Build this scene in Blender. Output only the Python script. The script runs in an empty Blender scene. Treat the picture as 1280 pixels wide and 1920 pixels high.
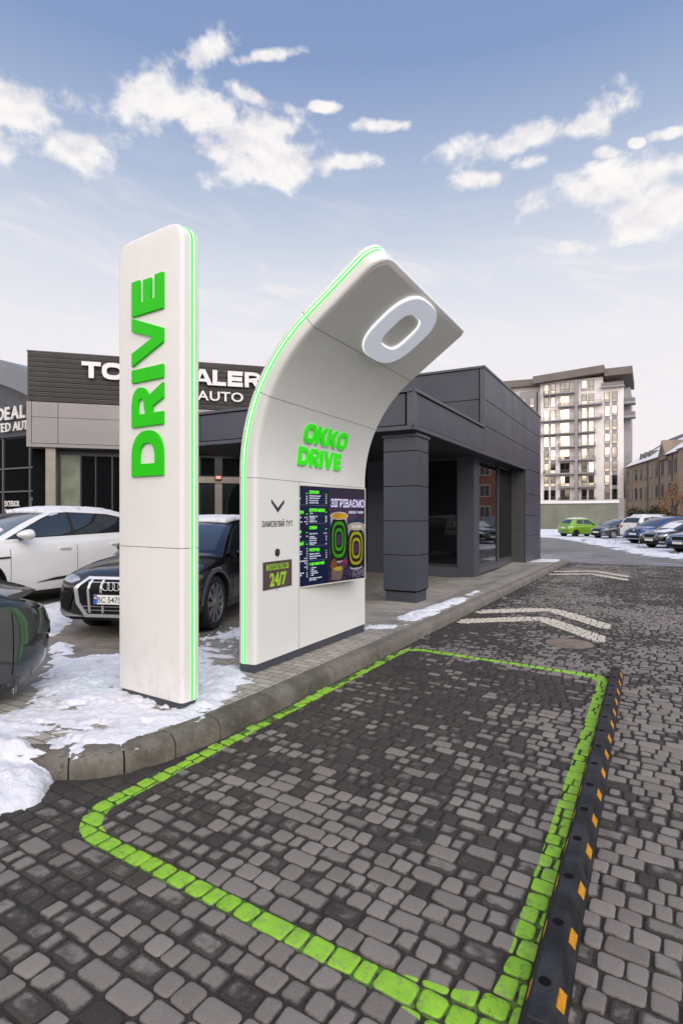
import bpy, bmesh, math, random
import numpy as np
from mathutils import Vector, Matrix
from mathutils.bvhtree import BVHTree
R_ = math.radians
rnd = random.Random(7)
S = bpy.context.scene
COL = S.collection

# ------------------------------------------------------------------ camera
cam = bpy.data.objects.new('camera', bpy.data.cameras.new('camera')); COL.objects.link(cam)
cam.location = (0, 0, 1.55); cam.rotation_euler = (R_(90), 0, 0)
cd = cam.data; cd.sensor_fit = 'HORIZONTAL'; cd.sensor_width = 36; cd.lens = 30.01
cd.shift_y = 7/1280; cd.clip_start = .05; cd.clip_end = 4000
S.camera = cam
S.view_settings.view_transform = 'Standard'; S.view_settings.look = 'None'
S.view_settings.exposure = 0; S.view_settings.gamma = 1

# ------------------------------------------------------------------ node helper
def nd(nt, typ, ins=None, **kw):
    n = nt.nodes.new(typ)
    for k, v in kw.items(): setattr(n, k, v)
    for k, v in (ins or {}).items():
        if isinstance(v, bpy.types.NodeSocket): nt.links.new(v, n.inputs[k])
        else: n.inputs[k].default_value = v
    return n
def mth(nt, op, a, b=None, c=None, clamp=False):
    n = nt.nodes.new('ShaderNodeMath'); n.operation = op; n.use_clamp = clamp
    for i, v in enumerate((a, b, c)):
        if v is None: continue
        if isinstance(v, bpy.types.NodeSocket): nt.links.new(v, n.inputs[i])
        else: n.inputs[i].default_value = v
    return n.outputs[0]
def sstep(nt, x, lo, hi):
    n = nt.nodes.new('ShaderNodeMapRange'); n.interpolation_type = 'SMOOTHSTEP'
    nt.links.new(x, n.inputs['Value']); n.inputs['From Min'].default_value = lo; n.inputs['From Max'].default_value = hi
    return n.outputs['Result']
def mixc(nt, f, a, b, mode='MIX'):
    n = nt.nodes.new('ShaderNodeMix'); n.data_type = 'RGBA'; n.blend_type = mode
    for k, v in ((0, f), (6, a), (7, b)):
        if isinstance(v, bpy.types.NodeSocket): nt.links.new(v, n.inputs[k])
        else: n.inputs[k].default_value = v if k == 0 else (*v, 1)
    return n.outputs[2]
def ramp(nt, f, stops):
    n = nt.nodes.new('ShaderNodeValToRGB'); nt.links.new(f, n.inputs[0])
    e = n.color_ramp.elements
    while len(e) < len(stops): e.new(.5)
    for el, (p, c) in zip(e, stops): el.position = p; el.color = (*c, 1)
    return n.outputs[0]
def srgb(r, g, b):
    f = lambda v: v/12.92 if v <= .04045 else ((v+.055)/1.055)**2.4
    return tuple(f(x/255) for x in (r, g, b))

# ------------------------------------------------------------------ world: sky, clouds, low winter sun behind the camera
SUN_AZ = math.atan2(-.61, -.86); SUN_EL = R_(7.6)      # azimuth as atan2(x, y)
W = bpy.data.worlds.new('World'); S.world = W; W.use_nodes = True
nt = W.node_tree; nt.nodes.clear()
tc = nd(nt, 'ShaderNodeTexCoord')
nrm = nd(nt, 'ShaderNodeVectorMath', {0: tc.outputs['Generated']}, operation='NORMALIZE').outputs[0]
sp = nd(nt, 'ShaderNodeSeparateXYZ', {0: nrm}).outputs
az = mth(nt, 'ARCTAN2', sp[0], sp[1]); el = mth(nt, 'ARCSINE', sp[2])
sky = nd(nt, 'ShaderNodeTexSky', sky_type='NISHITA')
sky.sun_disc = False; sky.sun_elevation = SUN_EL; sky.sun_rotation = SUN_AZ % (2*math.pi)
sky.air_density = 1.0; sky.dust_density = 1.0
nish = nd(nt, 'ShaderNodeVectorMath', {0: sky.outputs[0], 'Scale': .05}, operation='SCALE').outputs[0]
elf = mth(nt, 'DIVIDE', el, R_(60), clamp=True)
veil = ramp(nt, elf, [(0, srgb(255, 243, 243)), (.12, srgb(254, 247, 250)), (.28, srgb(245, 244, 250)), (.38, srgb(226, 231, 243)), (.50, srgb(184, 199, 226)), (.64, srgb(140, 164, 207)), (1, srgb(112, 140, 192))])
base = mixc(nt, .92, nish, veil)
# thin streaky high cloud
st = nd(nt, 'ShaderNodeCombineXYZ', {0: mth(nt, 'MULTIPLY', az, 3.0), 1: mth(nt, 'MULTIPLY_ADD', el, 12.0, mth(nt, 'MULTIPLY', az, 2.2))}).outputs[0]
sn = nd(nt, 'ShaderNodeTexNoise', {'Vector': st, 'Scale': 1.6, 'Detail': 7, 'Roughness': .6, 'Distortion': .6}).outputs[0]
sm = mth(nt, 'MULTIPLY', sstep(nt, sn, .46, .78), sstep(nt, el, .60, .34))
sm = mth(nt, 'MULTIPLY', sm, .75)
base = mixc(nt, sm, base, srgb(251, 244, 243))
# cumulus: each cloud an ellipse in (azimuth, elevation), edge broken by noise
nv = nd(nt, 'ShaderNodeCombineXYZ', {0: mth(nt, 'MULTIPLY', az, 1.0), 1: mth(nt, 'MULTIPLY', el, 1.35), 2: .37}).outputs[0]
n1 = nd(nt, 'ShaderNodeTexNoise', {'Vector': nv, 'Scale': 7.5, 'Detail': 10, 'Roughness': .56, 'Distortion': .15}).outputs[0]
n2 = nd(nt, 'ShaderNodeTexNoise', {'Vector': nd(nt, 'ShaderNodeVectorMath', {0: nv, 1: (.0, -.016, 0)}, operation='ADD').outputs[0], 'Scale': 7.5, 'Detail': 10, 'Roughness': .56, 'Distortion': .15}).outputs[0]
CLOUDS = [ # px, py, half width, half height, tilt (in a 1280-wide view of this sky, 1067 px focal length)
 (380, 98, 72, 34, 0), (490, 106, 75, 15, 2), (300, 195, 92, 58, -10), (430, 245, 165, 70, -18), (535, 305, 140, 44, -8), (655, 305, 60, 18, 0), (470, 178, 80, 20, -16),
 (55, 200, 140, 58, -6), (125, 275, 95, 46, 0), (720, 235, 58, 14, 3), (980, 258, 150, 34, 14), (1090, 232, 52, 28, 12), (900, 337, 62, 20, 8), (1000, 302, 48, 17, 8),
 (1130, 350, 165, 38, 10), (1235, 385, 120, 46, 16), (1330, 300, 90, 40, 10), (1262, 248, 32, 13, 12), (1052, 464, 48, 15, 3), (1130, 285, 26, 9, 0), (-60, 280, 120, 50, 0), (1192, 268, 14, 8, 0), (605, 200, 26, 10, -5)]
best = None; bestv = None
for px, py, rx, ry, tl in CLOUDS:
    x = (px-640)/1067; z = -(py-967)/1067; dd = math.sqrt(1+x*x)
    a0 = math.atan(x); e0 = math.atan2(z, dd)
    rx *= 1.08; ry *= 1.15; ra = rx/1067/(1+x*x); rb = ry/1067*math.cos(e0)**2/dd
    t = R_(tl)-math.atan(math.tan(e0)*x/dd)
    u_ = mth(nt, 'SUBTRACT', az, a0); v_ = mth(nt, 'SUBTRACT', el, e0)
    p = mth(nt, 'MULTIPLY_ADD', u_, math.cos(t)/ra, mth(nt, 'MULTIPLY', v_, math.sin(t)/ra))
    q = mth(nt, 'MULTIPLY_ADD', v_, math.cos(t)/rb, mth(nt, 'MULTIPLY', u_, -math.sin(t)/rb))
    r2 = mth(nt, 'MULTIPLY_ADD', p, p, mth(nt, 'MULTIPLY', q, q))
    val = mth(nt, 'SUBTRACT', 1.0, mth(nt, 'SQRT', r2))
    val = mth(nt, 'MAXIMUM', val, -1.2)
    best = val if best is None else mth(nt, 'SMOOTH_MAX', best, val, .15)
n3 = nd(nt, 'ShaderNodeTexNoise', {'Vector': nv, 'Scale': 27, 'Detail': 7, 'Roughness': .55}).outputs[0]
best = mth(nt, 'MULTIPLY_ADD', mth(nt, 'SUBTRACT', n3, .5), 1.5, best)
dens = mth(nt, 'MULTIPLY_ADD', mth(nt, 'SUBTRACT', n1, .455), 3.2, best)
dens2 = mth(nt, 'MULTIPLY_ADD', mth(nt, 'SUBTRACT', n2, .455), 3.2, best)
cm = sstep(nt, dens, .05, .75)
lit = sstep(nt, mth(nt, 'ADD', mth(nt, 'SUBTRACT', dens, dens2), mth(nt, 'MULTIPLY', mth(nt, 'SUBTRACT', n1, .5), .9)), -.6, .4)
cc = mixc(nt, lit, srgb(224, 221, 230), srgb(255, 252, 249))
base = mixc(nt, mth(nt, 'MULTIPLY', cm, .97), base, cc)
# warm glow of the setting sun behind thin cloud; wide rear-sky lobe added to light the scene
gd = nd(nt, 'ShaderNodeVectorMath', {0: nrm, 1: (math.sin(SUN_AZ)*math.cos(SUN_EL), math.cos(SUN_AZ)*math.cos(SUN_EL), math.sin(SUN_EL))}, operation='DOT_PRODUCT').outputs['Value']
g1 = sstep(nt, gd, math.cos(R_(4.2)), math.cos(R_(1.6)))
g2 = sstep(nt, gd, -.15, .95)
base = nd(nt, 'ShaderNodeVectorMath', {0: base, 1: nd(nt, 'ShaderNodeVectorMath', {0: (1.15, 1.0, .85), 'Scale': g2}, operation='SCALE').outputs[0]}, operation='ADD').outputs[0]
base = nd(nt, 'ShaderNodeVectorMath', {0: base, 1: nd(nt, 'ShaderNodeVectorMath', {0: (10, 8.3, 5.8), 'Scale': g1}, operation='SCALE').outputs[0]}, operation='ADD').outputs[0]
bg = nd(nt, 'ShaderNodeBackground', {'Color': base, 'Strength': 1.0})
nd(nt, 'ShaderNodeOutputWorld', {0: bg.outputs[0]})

sun = bpy.data.objects.new('sun', bpy.data.lights.new('sun', 'SUN')); COL.objects.link(sun)
sun.data.energy = 2.35; sun.data.angle = R_(60); sun.data.color = (1, .965, .925)
SAZ = math.atan2(.45, -.89)
sdir = Vector((math.sin(SAZ)*math.cos(R_(38)), math.cos(SAZ)*math.cos(R_(38)), math.sin(R_(38))))
sun.rotation_euler = sdir.to_track_quat('Z', 'Y').to_euler()

# ------------------------------------------------------------------ frames
TH = 28.5; ST, CT = math.sin(R_(TH)), math.cos(R_(TH))
def UV(u, v): return (u*ST + v*CT, u*CT - v*ST)
def toUV(x, y): return x*ST + y*CT, x*CT - y*ST
def smooth(a, b, x):
    t = np.clip((x-a)/(b-a), 0, 1); return t*t*(3-2*t)
def gz(x, y=0): return -.018*np.clip(x, -9, 8.2)
def pave_e(u, v):      # height of the raised island over the road
    e = .13 - .15*smooth(-4.0, -5.4, v)*smooth(0, 1, u*0+1)
    dip = .1*smooth(-2.95, -3.5, v)*smooth(6.6, 8.2, u)*(1-smooth(16.5, 19.5, u))
    return np.maximum(e - dip, -.02)
def pz(x, y):
    u, v = toUV(x, y); return float(gz(x) + pave_e(np.array(u), np.array(v)))

# ------------------------------------------------------------------ materials
MATS = {}
def mat(name, col, rough=.5, metal=0, noise=0, nscale=4, bump=0, bscale=60, spec=.5, coat=0, emit=None, estr=0, col2=None, detail=6, rvar=0):
    if name in MATS: return MATS[name]
    m = bpy.data.materials.new(name); m.use_nodes = True; t = m.node_tree
    b = t.nodes['Principled BSDF']
    b.inputs['Base Color'].default_value = (*col, 1); b.inputs['Roughness'].default_value = rough
    b.inputs['Metallic'].default_value = metal; b.inputs['Specular IOR Level'].default_value = spec
    if coat: b.inputs['Coat Weight'].default_value = coat; b.inputs['Coat Roughness'].default_value = .04
    c = nd(t, 'ShaderNodeTexCoord').outputs['Object']
    if noise or col2:
        n = nd(t, 'ShaderNodeTexNoise', {'Vector': c, 'Scale': nscale, 'Detail': detail, 'Roughness': .6}).outputs[0]
        c2 = col2 or tuple(max(0, x*(1-noise)) for x in col); c1 = col if col2 else tuple(min(1, x*(1+noise)) for x in col)
        t.links.new(mixc(t, sstep(t, n, .3, .7), c1, c2), b.inputs['Base Color'])
        if rvar: t.links.new(mth(t, 'MULTIPLY_ADD', n, rvar, rough-rvar/2), b.inputs['Roughness'])
    if bump:
        n = nd(t, 'ShaderNodeTexNoise', {'Vector': c, 'Scale': bscale, 'Detail': 5, 'Roughness': .6}).outputs[0]
        t.links.new(nd(t, 'ShaderNodeBump', {'Height': n, 'Strength': bump, 'Distance': .02}).outputs[0], b.inputs['Normal'])
    if emit: b.inputs['Emission Color'].default_value = (*emit, 1); b.inputs['Emission Strength'].default_value = estr
    MATS[name] = m; return m

CREAM = mat('cream_metal', (.80, .772, .728), .38, noise=.03, nscale=1.3, rvar=.1)
def foot_dirt(m):
    t = m.node_tree; b = t.nodes['Principled BSDF']; c = nd(t, 'ShaderNodeTexCoord').outputs['Object']; z = nd(t, 'ShaderNodeSeparateXYZ', {0: c}).outputs[2]
    n = nd(t, 'ShaderNodeTexNoise', {'Vector': nd(t, 'ShaderNodeMapping', {'Vector': c, 'Scale': (1, 1, .35)}).outputs[0], 'Scale': 13, 'Detail': 8, 'Roughness': .72}).outputs[0]
    f = mth(t, 'MULTIPLY', sstep(t, z, .75, .02), sstep(t, n, .46, .74)); c0 = b.inputs['Base Color'].links[0].from_socket
    s2 = nd(t, 'ShaderNodeTexNoise', {'Vector': nd(t, 'ShaderNodeMapping', {'Vector': c, 'Scale': (9, 9, .5)}).outputs[0], 'Scale': 1.5, 'Detail': 6}).outputs[0]
    c1 = mixc(t, mth(t, 'MULTIPLY', sstep(t, s2, .55, .8), .10), c0, (.42, .38, .33))
    t.links.new(mixc(t, mth(t, 'MULTIPLY', f, .32), c1, (.33, .29, .24)), b.inputs['Base Color'])
foot_dirt(CREAM)
SEAM = mat('seam', (.12, .11, .10), .8)
ANTH = mat('anthracite', (.055, .060, .078), .42, .15, noise=.10, nscale=.9, rvar=.16)
PLINTH = mat('plinth', (.055, .058, .072), .5, noise=.12, nscale=3, rvar=.2)
DARKGAP = mat('dark_gap', (.006, .006, .007), .9, spec=.1)
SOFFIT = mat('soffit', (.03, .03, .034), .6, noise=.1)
GLASS = mat('dark_glass', (.006, .007, .008), .03, spec=.3)
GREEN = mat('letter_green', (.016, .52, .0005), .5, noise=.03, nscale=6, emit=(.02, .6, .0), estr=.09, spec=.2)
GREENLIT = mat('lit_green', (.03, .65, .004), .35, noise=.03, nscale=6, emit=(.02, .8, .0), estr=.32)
LEDG = mat('led_green', (.01, .12, .01), .4, emit=(.025, .85, .045), estr=2.4)
LEDW = mat('led_core', (.9, 1, .9), .4, emit=(.62, 1, .58), estr=1.5)
EMBL = mat('emblem_white', (.75, .77, .82), .4, noise=.02, emit=(.8, .85, 1), estr=.30)
EMBLE = mat('emblem_edge', (.85, .85, .85), .4, emit=(1, 1, .97), estr=.75)
WHITE = mat('sign_white', (.78, .75, .73), .45, noise=.04, nscale=8)
INK = mat('dark_ink', (.03, .035, .045), .5, noise=.1)
BROWN = mat('brown_cladding', (.062, .054, .050), .5, noise=.14, nscale=1.2, rvar=.2)
GREYP = mat('grey_panel', (.27, .245, .24), .38, .1, noise=.06, nscale=.7, rvar=.15)
BEIGEF = mat('bronze_frame', (.30, .26, .22), .4, .2, noise=.08)
BLUEP = mat('blue_grey_panel', (.17, .18, .21), .4, .1, noise=.07, nscale=.8, rvar=.15)
TYRE = mat('tyre', (.014, .014, .015), .8, noise=.3, nscale=20)
RIM = mat('rim_silver', (.55, .55, .57), .3, .85, noise=.05)
RIMD = mat('rim_black', (.02, .02, .022), .3, .4, noise=.1)
GRILL = mat('grille_black', (.006, .006, .007), .5, spec=.2)
CHROME = mat('satin_silver', (.78, .79, .81), .28, .85, noise=.04)
BLKPL = mat('black_plastic', (.018, .018, .02), .5, noise=.15, nscale=9)
CLAD = mat('grey_cladding', (.07, .073, .08), .55, noise=.1, nscale=9)
CARGL = mat('car_glass', (.014, .020, .026), .03, spec=.9, coat=1)
HEADL = mat('headlamp', (.42, .44, .47), .12, .55, noise=.25, nscale=14, coat=1)
TAILR = mat('tail_lamp', (.28, .015, .012), .15, coat=1, noise=.15, nscale=12)
PLATE = mat('number_plate', (.78, .77, .70), .45, noise=.04)
PLBLUE = mat('plate_blue', (.02, .09, .55), .45, noise=.05)
PLYEL = mat('plate_yellow', (.8, .6, .02), .45)
def paint(name, c, coat=1, rough=.35, metal=.3): return mat(name, c, rough, metal, noise=.03, nscale=2, coat=coat)

# ------------------------------------------------------------------ mesh builder
class MB:
    def __init__(s): s.v = []; s.f = []; s.m = []
    def add(s, vs, fs, mi=0, M=None):
        k = len(s.v)
        if M is not None: vs = [M @ Vector(p) for p in vs]
        s.v += [tuple(p) for p in vs]; s.f += [tuple(i+k for i in f) for f in fs]; s.m += [mi]*len(fs); return s
    def box(s, x0, x1, y0, y1, z0, z1, mi=0, bev=0, M=None):
        if bev <= 0:
            vs = [(x, y, z) for x in (x0, x1) for y in (y0, y1) for z in (z0, z1)]
            return s.add(vs, [(0, 1, 3, 2), (4, 6, 7, 5), (0, 4, 5, 1), (2, 3, 7, 6), (0, 2, 6, 4), (1, 5, 7, 3)], mi, M)
        bm = bmesh.new(); bmesh.ops.create_cube(bm, size=1)
        for v in bm.verts: v.co = Vector(((x0+x1)/2+v.co.x*(x1-x0), (y0+y1)/2+v.co.y*(y1-y0), (z0+z1)/2+v.co.z*(z1-z0)))
        bmesh.ops.bevel(bm, geom=bm.edges[:], offset=bev, segments=2, affect='EDGES', profile=.6)
        return s.bm(bm, mi, M)
    def bm(s, bm, mi=0, M=None):
        bm.verts.index_update()
        s.add([v.co[:] for v in bm.verts], [[v.index for v in f.verts] for f in bm.faces], mi, M); bm.free(); return s
    def prism(s, pts, z0, z1, mi=0, M=None):
        n = len(pts); vs = [(x, y, z0) for x, y in pts]+[(x, y, z1) for x, y in pts]
        return s.add(vs, [tuple(range(n))[::-1], tuple(range(n, 2*n))]+[(i, (i+1) % n, n+(i+1) % n, n+i) for i in range(n)], mi, M)
    def loft(s, rings, mi=0, caps=True, closed=True, M=None):
        n = len(rings[0]); vs = [p for r in rings for p in r]; fs = []
        for i in range(len(rings)-1):
            for j in range(n if closed else n-1):
                a = i*n+j; b = i*n+(j+1) % n; fs.append((a, b, b+n, a+n))
        if caps: fs += [tuple(range(n))[::-1], tuple(range((len(rings)-1)*n, len(rings)*n))]
        return s.add(vs, fs, mi, M)
    def tube(s, pts, rs, n=8, mi=0, M=None):
        pts = [Vector(p) for p in pts]; rings = []
        if not hasattr(rs, '__len__'): rs = [rs]*len(pts)
        for i, p in enumerate(pts):
            d = (pts[min(i+1, len(pts)-1)]-pts[max(i-1, 0)]).normalized()
            a = d.orthogonal().normalized() if i == 0 else (a-d*a.dot(d)).normalized()
            b = d.cross(a)
            rings.append([p+(a*math.cos(2*math.pi*k/n)+b*math.sin(2*math.pi*k/n))*rs[i] for k in range(n)])
        return s.loft(rings, mi, M=M)
    def lathe(s, prof, n=24, axis='z', mi=0, M=None, caps=True):
        rings = []
        for r, h in prof:
            ring = []
            for k in range(n):
                c, q = math.cos(2*math.pi*k/n)*r, math.sin(2*math.pi*k/n)*r
                ring.append((c, q, h) if axis == 'z' else ((c, h, q) if axis == 'y' else (h, c, q)))
            rings.append(ring)
        return s.loft(rings, mi, caps=caps, M=M)
    def build(s, name, mats, parent=None, smooth=False, loc=None, rz=None, angle=35):
        me = bpy.data.meshes.new(name); me.from_pydata(s.v, [], s.f)
        mats = mats if isinstance(mats, (list, tuple)) else [mats]
        for m in mats: me.materials.append(m)
        if any(s.m): me.polygons.foreach_set('material_index', s.m)
        bm = bmesh.new(); bm.from_mesh(me); bmesh.ops.recalc_face_normals(bm, faces=bm.faces); bm.to_mesh(me); bm.free()
        if smooth:
            me.polygons.foreach_set('use_smooth', [True]*len(me.polygons)); me.set_sharp_from_angle(angle=R_(angle))
        o = bpy.data.objects.new(name, me); COL.objects.link(o)
        if parent: o.parent = parent
        if loc is not None: o.location = loc
        if rz is not None: o.rotation_euler = (0, 0, rz)
        return o
def tag(o, label=None, cat=None, group=None, kind=None):
    for k, v in (('label', label), ('category', cat), ('group', group), ('kind', kind)):
        if v: o[k] = v
    return o
def thing(name, label, cat, loc, rz=0, group=None):
    o = bpy.data.objects.new(name, None); COL.objects.link(o); o.empty_display_size = .2
    o.location = loc; o.rotation_euler = (0, 0, rz); return tag(o, label, cat, group)
def struct(o): o['kind'] = 'structure'; return o

# text and letters -> mesh (in the xy plane, extruded along +z)
def curve_mesh(cu, mb, mi, M, xs=1):
    o = bpy.data.objects.new('tmp', cu); COL.objects.link(o)
    dg = bpy.context.evaluated_depsgraph_get(); me = bpy.data.meshes.new_from_object(o.evaluated_get(dg))
    mb.add([(v.co.x*xs, v.co.y, v.co.z) for v in me.vertices], [tuple(p.vertices) for p in me.polygons], mi, M)
    bpy.data.objects.remove(o); bpy.data.curves.remove(cu); bpy.data.meshes.remove(me)
def text(mb, s, size, M, ext=.002, bold=0, xs=1, align='LEFT', mi=0, space=1):
    cu = bpy.data.curves.new('t', 'FONT'); cu.body = s; cu.size = size; cu.extrude = ext; cu.offset = bold*size
    cu.align_x = align; cu.resolution_u = 3; cu.space_character = space
    curve_mesh(cu, mb, mi, M, xs)
def outline(mb, loops, ext, M, mi=0, bev=0):
    cu = bpy.data.curves.new('l', 'CURVE'); cu.dimensions = '2D'; cu.fill_mode = 'BOTH'; cu.extrude = ext; cu.bevel_depth = bev; cu.bevel_resolution = 1
    for lp in loops:
        sp = cu.splines.new('POLY'); sp.points.add(len(lp)-1); sp.use_cyclic_u = True
        for p, q in zip(sp.points, lp): p.co = (q[0], q[1], 0, 1)
    curve_mesh(cu, mb, mi, M)
def arc(cx, cy, rx, ry, a0, a1, n=14, p=2.0):
    r = []
    for i in range(n+1):
        a = R_(a0+(a1-a0)*i/n); c, s_ = math.cos(a), math.sin(a)
        r.append((cx+rx*math.copysign(abs(c)**(2/p), c), cy+ry*math.copysign(abs(s_)**(2/p), s_)))
    return r
def letter(ch, w, s, p=2.3):
    """bold sans capitals, height 1, width w, stroke s: list of closed loops"""
    if ch == 'E': return [[(0, 0), (w, 0), (w, s), (s, s), (s, .5-s*.48), (w*.96, .5-s*.48), (w*.96, .5+s*.48), (s, .5+s*.48), (s, 1-s), (w, 1-s), (w, 1), (0, 1)]]
    if ch == 'I': return [[(0, 0), (w, 0), (w, 1), (0, 1)]]
    if ch == 'D':
        k = w*.42
        return [[(0, 0)]+arc(k, .5, w-k, .5, -90, 90, 18, p)+[(0, 1)], [(s, s)]+arc(k, .5, w-k-s, .5-s, -90, 90, 14, p)+[(s, 1-s)]]
    if ch == 'R':
        k = w*.5; b = .40; cy = (1+b)/2; ry = (1-b)/2; q = s*.8
        return [[(0, 0), (s, 0), (s, .34), (w*.46, .34), (w-s*1.2, 0), (w, 0), (w*.76, b+.01)]+arc(k, cy+.02, w-k-.02, ry-.02, -60, 90, 12, p)+[(0, 1)],
                [(s, b+q*.75)]+arc(k, cy+.0, w-k-s, ry-q*.98, -90, 90, 10, p)+[(s, 1-q)]]
    if ch == 'V': return [[(w/2-s*.55, 0), (w/2+s*.55, 0), (w, 1), (w-s*1.08, 1), (w/2, .30), (s*1.08, 1), (0, 1)]]
    if ch == 'K': return [[(0, 0), (s, 0), (s, .30), (s+.10, .42), (w-s*1.15, 0), (w, 0), (w*.66, .58), (w*.97, 1), (w-s*1.2, 1), (s, .56), (s, 1), (0, 1)]]
    if ch == 'T': return [[(w/2-s*.55, 0), (w/2+s*.55, 0), (w/2+s*.55, 1-s*.9), (w, 1-s*.9), (w, 1), (0, 1), (0, 1-s*.9), (w/2-s*.55, 1-s*.9)]]
    if ch == 'L': return [[(0, 0), (w, 0), (w, s*.9), (s*1.1, s*.9), (s*1.1, 1), (0, 1)]]
    if ch == 'A': return [[(0, 0), (s*1.15, 0), (s*1.15+w*.06, .20), (w-s*1.15-w*.06, .20), (w-s*1.15, 0), (w, 0), (w/2+s*.62, 1), (w/2-s*.62, 1)], [(w*.345+s*.10, .38), (w/2, .76), (w*.655-s*.10, .38)]]
    if ch == 'P':
        k = w*.55; return [[(0, 0), (s*1.1, 0), (s*1.1, .30)]+arc(k, .65, w-k, .35, -90, 90, 14, 2.2)+[(0, 1)], [(s*1.1, .30+s*.85)]+arc(k, .65, w-k-s*1.05, .35-s*.85, -90, 90, 12, 2.2)+[(s*1.1, 1-s*.85)]]
    if ch == 'O': return [arc(w/2, .5, w/2, .52, 0, 357, 36, 2.7), arc(w/2, .5, w/2-s, .52-s, 0, 357, 30, 2.7)]

# ================================================================== GROUND
def grid_sheet(name, us, vs_, zf, m, kind='structure', mask=None):
    vs = []; idx = {}; fs = []
    U_, V_ = np.meshgrid(us, vs_, indexing='ij'); X = U_*ST+V_*CT; Y = U_*CT-V_*ST; Z = zf(X, Y, U_, V_)
    pts = np.stack([V_.ravel(), U_.ravel(), Z.ravel()], 1).tolist(); n = len(vs_)
    for i in range(len(us)-1):
        for j in range(n-1):
            if mask is not None and not mask[i, j]: continue
            fs.append((i*n+j, i*n+j+1, (i+1)*n+j+1, (i+1)*n+j))
    me = bpy.data.meshes.new(name); me.from_pydata(pts, [], fs); me.materials.append(m)
    me.polygons.foreach_set('use_smooth', [True]*len(fs))
    o = bpy.data.objects.new(name, me); COL.objects.link(o); o.rotation_euler = (0, 0, -R_(TH))
    if kind: o['kind'] = kind
    return o

def asphalt_mat():
    m = bpy.data.materials.new('icy_asphalt'); m.use_nodes = True; t = m.node_tree; b = t.nodes['Principled BSDF']
    c = nd(t, 'ShaderNodeTexCoord').outputs['Object']
    st = nd(t, 'ShaderNodeMapping', {'Vector': c, 'Rotation': (0, 0, R_(25)), 'Scale': (.16, .75, 1)}).outputs[0]
    n1 = nd(t, 'ShaderNodeTexNoise', {'Vector': st, 'Scale': 1.2, 'Detail': 8, 'Roughness': .65, 'Distortion': .8}).outputs[0]
    n2 = nd(t, 'ShaderNodeTexNoise', {'Vector': c, 'Scale': 30, 'Detail': 4}).outputs[0]
    n3 = nd(t, 'ShaderNodeTexNoise', {'Vector': c, 'Scale': .35, 'Detail': 6, 'Roughness': .6}).outputs[0]
    a = mixc(t, sstep(t, n3, .35, .65), (.115, .106, .108), (.05, .046, .048))
    a = mixc(t, mth(t, 'MULTIPLY', sstep(t, n1, .47, .66), .75), a, (.42, .41, .46))
    a = mixc(t, sstep(t, n2, .3, .7), a, (.5, .5, .5), 'SOFT_LIGHT')
    t.links.new(a, b.inputs['Base Color']); t.links.new(mth(t, 'MULTIPLY_ADD', n1, .5, .2), b.inputs['Roughness'])
    t.links.new(nd(t, 'ShaderNodeBump', {'Height': n2, 'Strength': .4, 'Distance': .01}).outputs[0], b.inputs['Normal'])
    return m
ASPH = asphalt_mat()
JOINT = mat('joint_dirt', (.020, .017, .015), .95, col2=(.055, .047, .04), nscale=150, bump=.6, bscale=140)
FARG = mat('winter_ground', (.55, .55, .58), .9, col2=(.16, .14, .12), nscale=.12)

far = np.concatenate([[-700, -300, -150, -80, -40, -20], np.arange(-12, 40, 2), [40, 50, 60, 80, 100, 150, 300, 700]]).astype(float)
grid_sheet('ground', far, far, lambda X, Y, U_, V_: gz(X)-.12, FARG)
jt = JOINT.node_tree; jc = nd(jt, 'ShaderNodeTexCoord').outputs['Object']; jx = nd(jt, 'ShaderNodeSeparateXYZ', {0: jc}).outputs
def joint_paint():
    b = jt.nodes['Principled BSDF']; c0 = b.inputs['Base Color'].links[0].from_socket; v0, v1, u0, u1 = BAY
    qx = mth(jt, 'SUBTRACT', mth(jt, 'ABSOLUTE', mth(jt, 'SUBTRACT', jx[0], (v0+v1)/2)), (v1-v0)/2-.24); qy = mth(jt, 'SUBTRACT', mth(jt, 'ABSOLUTE', mth(jt, 'SUBTRACT', mth(jt, 'MULTIPLY_ADD', mth(jt, 'ADD', jx[0], 1.4), .055, jx[1]), (u0+u1)/2)), (u1-u0)/2-.24)
    px, py = mth(jt, 'MAXIMUM', qx, 0), mth(jt, 'MAXIMUM', qy, 0)
    d = mth(jt, 'ADD', mth(jt, 'SQRT', mth(jt, 'MULTIPLY_ADD', px, px, mth(jt, 'MULTIPLY', py, py))), mth(jt, 'MINIMUM', mth(jt, 'MAXIMUM', qx, qy), 0))
    d = mth(jt, 'ABSOLUTE', mth(jt, 'SUBTRACT', d, .24)); n = nd(jt, 'ShaderNodeTexNoise', {'Vector': jc, 'Scale': 26, 'Detail': 6, 'Roughness': .7}).outputs[0]
    g = mth(jt, 'MULTIPLY', sstep(jt, d, .052, .048), sstep(jt, n, .40, .60)); jt.links.new(mixc(jt, mth(jt, 'MULTIPLY', g, .75), c0, (.15, .33, .03)), b.inputs['Base Color'])
BAY = (-2.525, -.36, 1.775, 6.22)         # v0, v1, u0, u1: centre line of the painted bay rectangle
joint_paint()
grid_sheet('road', np.arange(-6, 22.01, .5), np.arange(-3.2, 4.01, .4), lambda X, Y, U_, V_: gz(X)-.0085, JOINT)
grid_sheet('road', np.arange(-6, 1.61, .4), np.arange(-6, -3.19, .4), lambda X, Y, U_, V_: gz(X)-.0085, JOINT)
grid_sheet('road', np.arange(22.05, 110, 1.2), np.arange(-30, 62, 1.5), lambda X, Y, U_, V_: gz(X)-.004, ASPH)
grid_sheet('road', np.arange(-8, 22.06, .8), np.arange(4.0, 62, 1.5), lambda X, Y, U_, V_: gz(X)-.004, ASPH)

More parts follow.
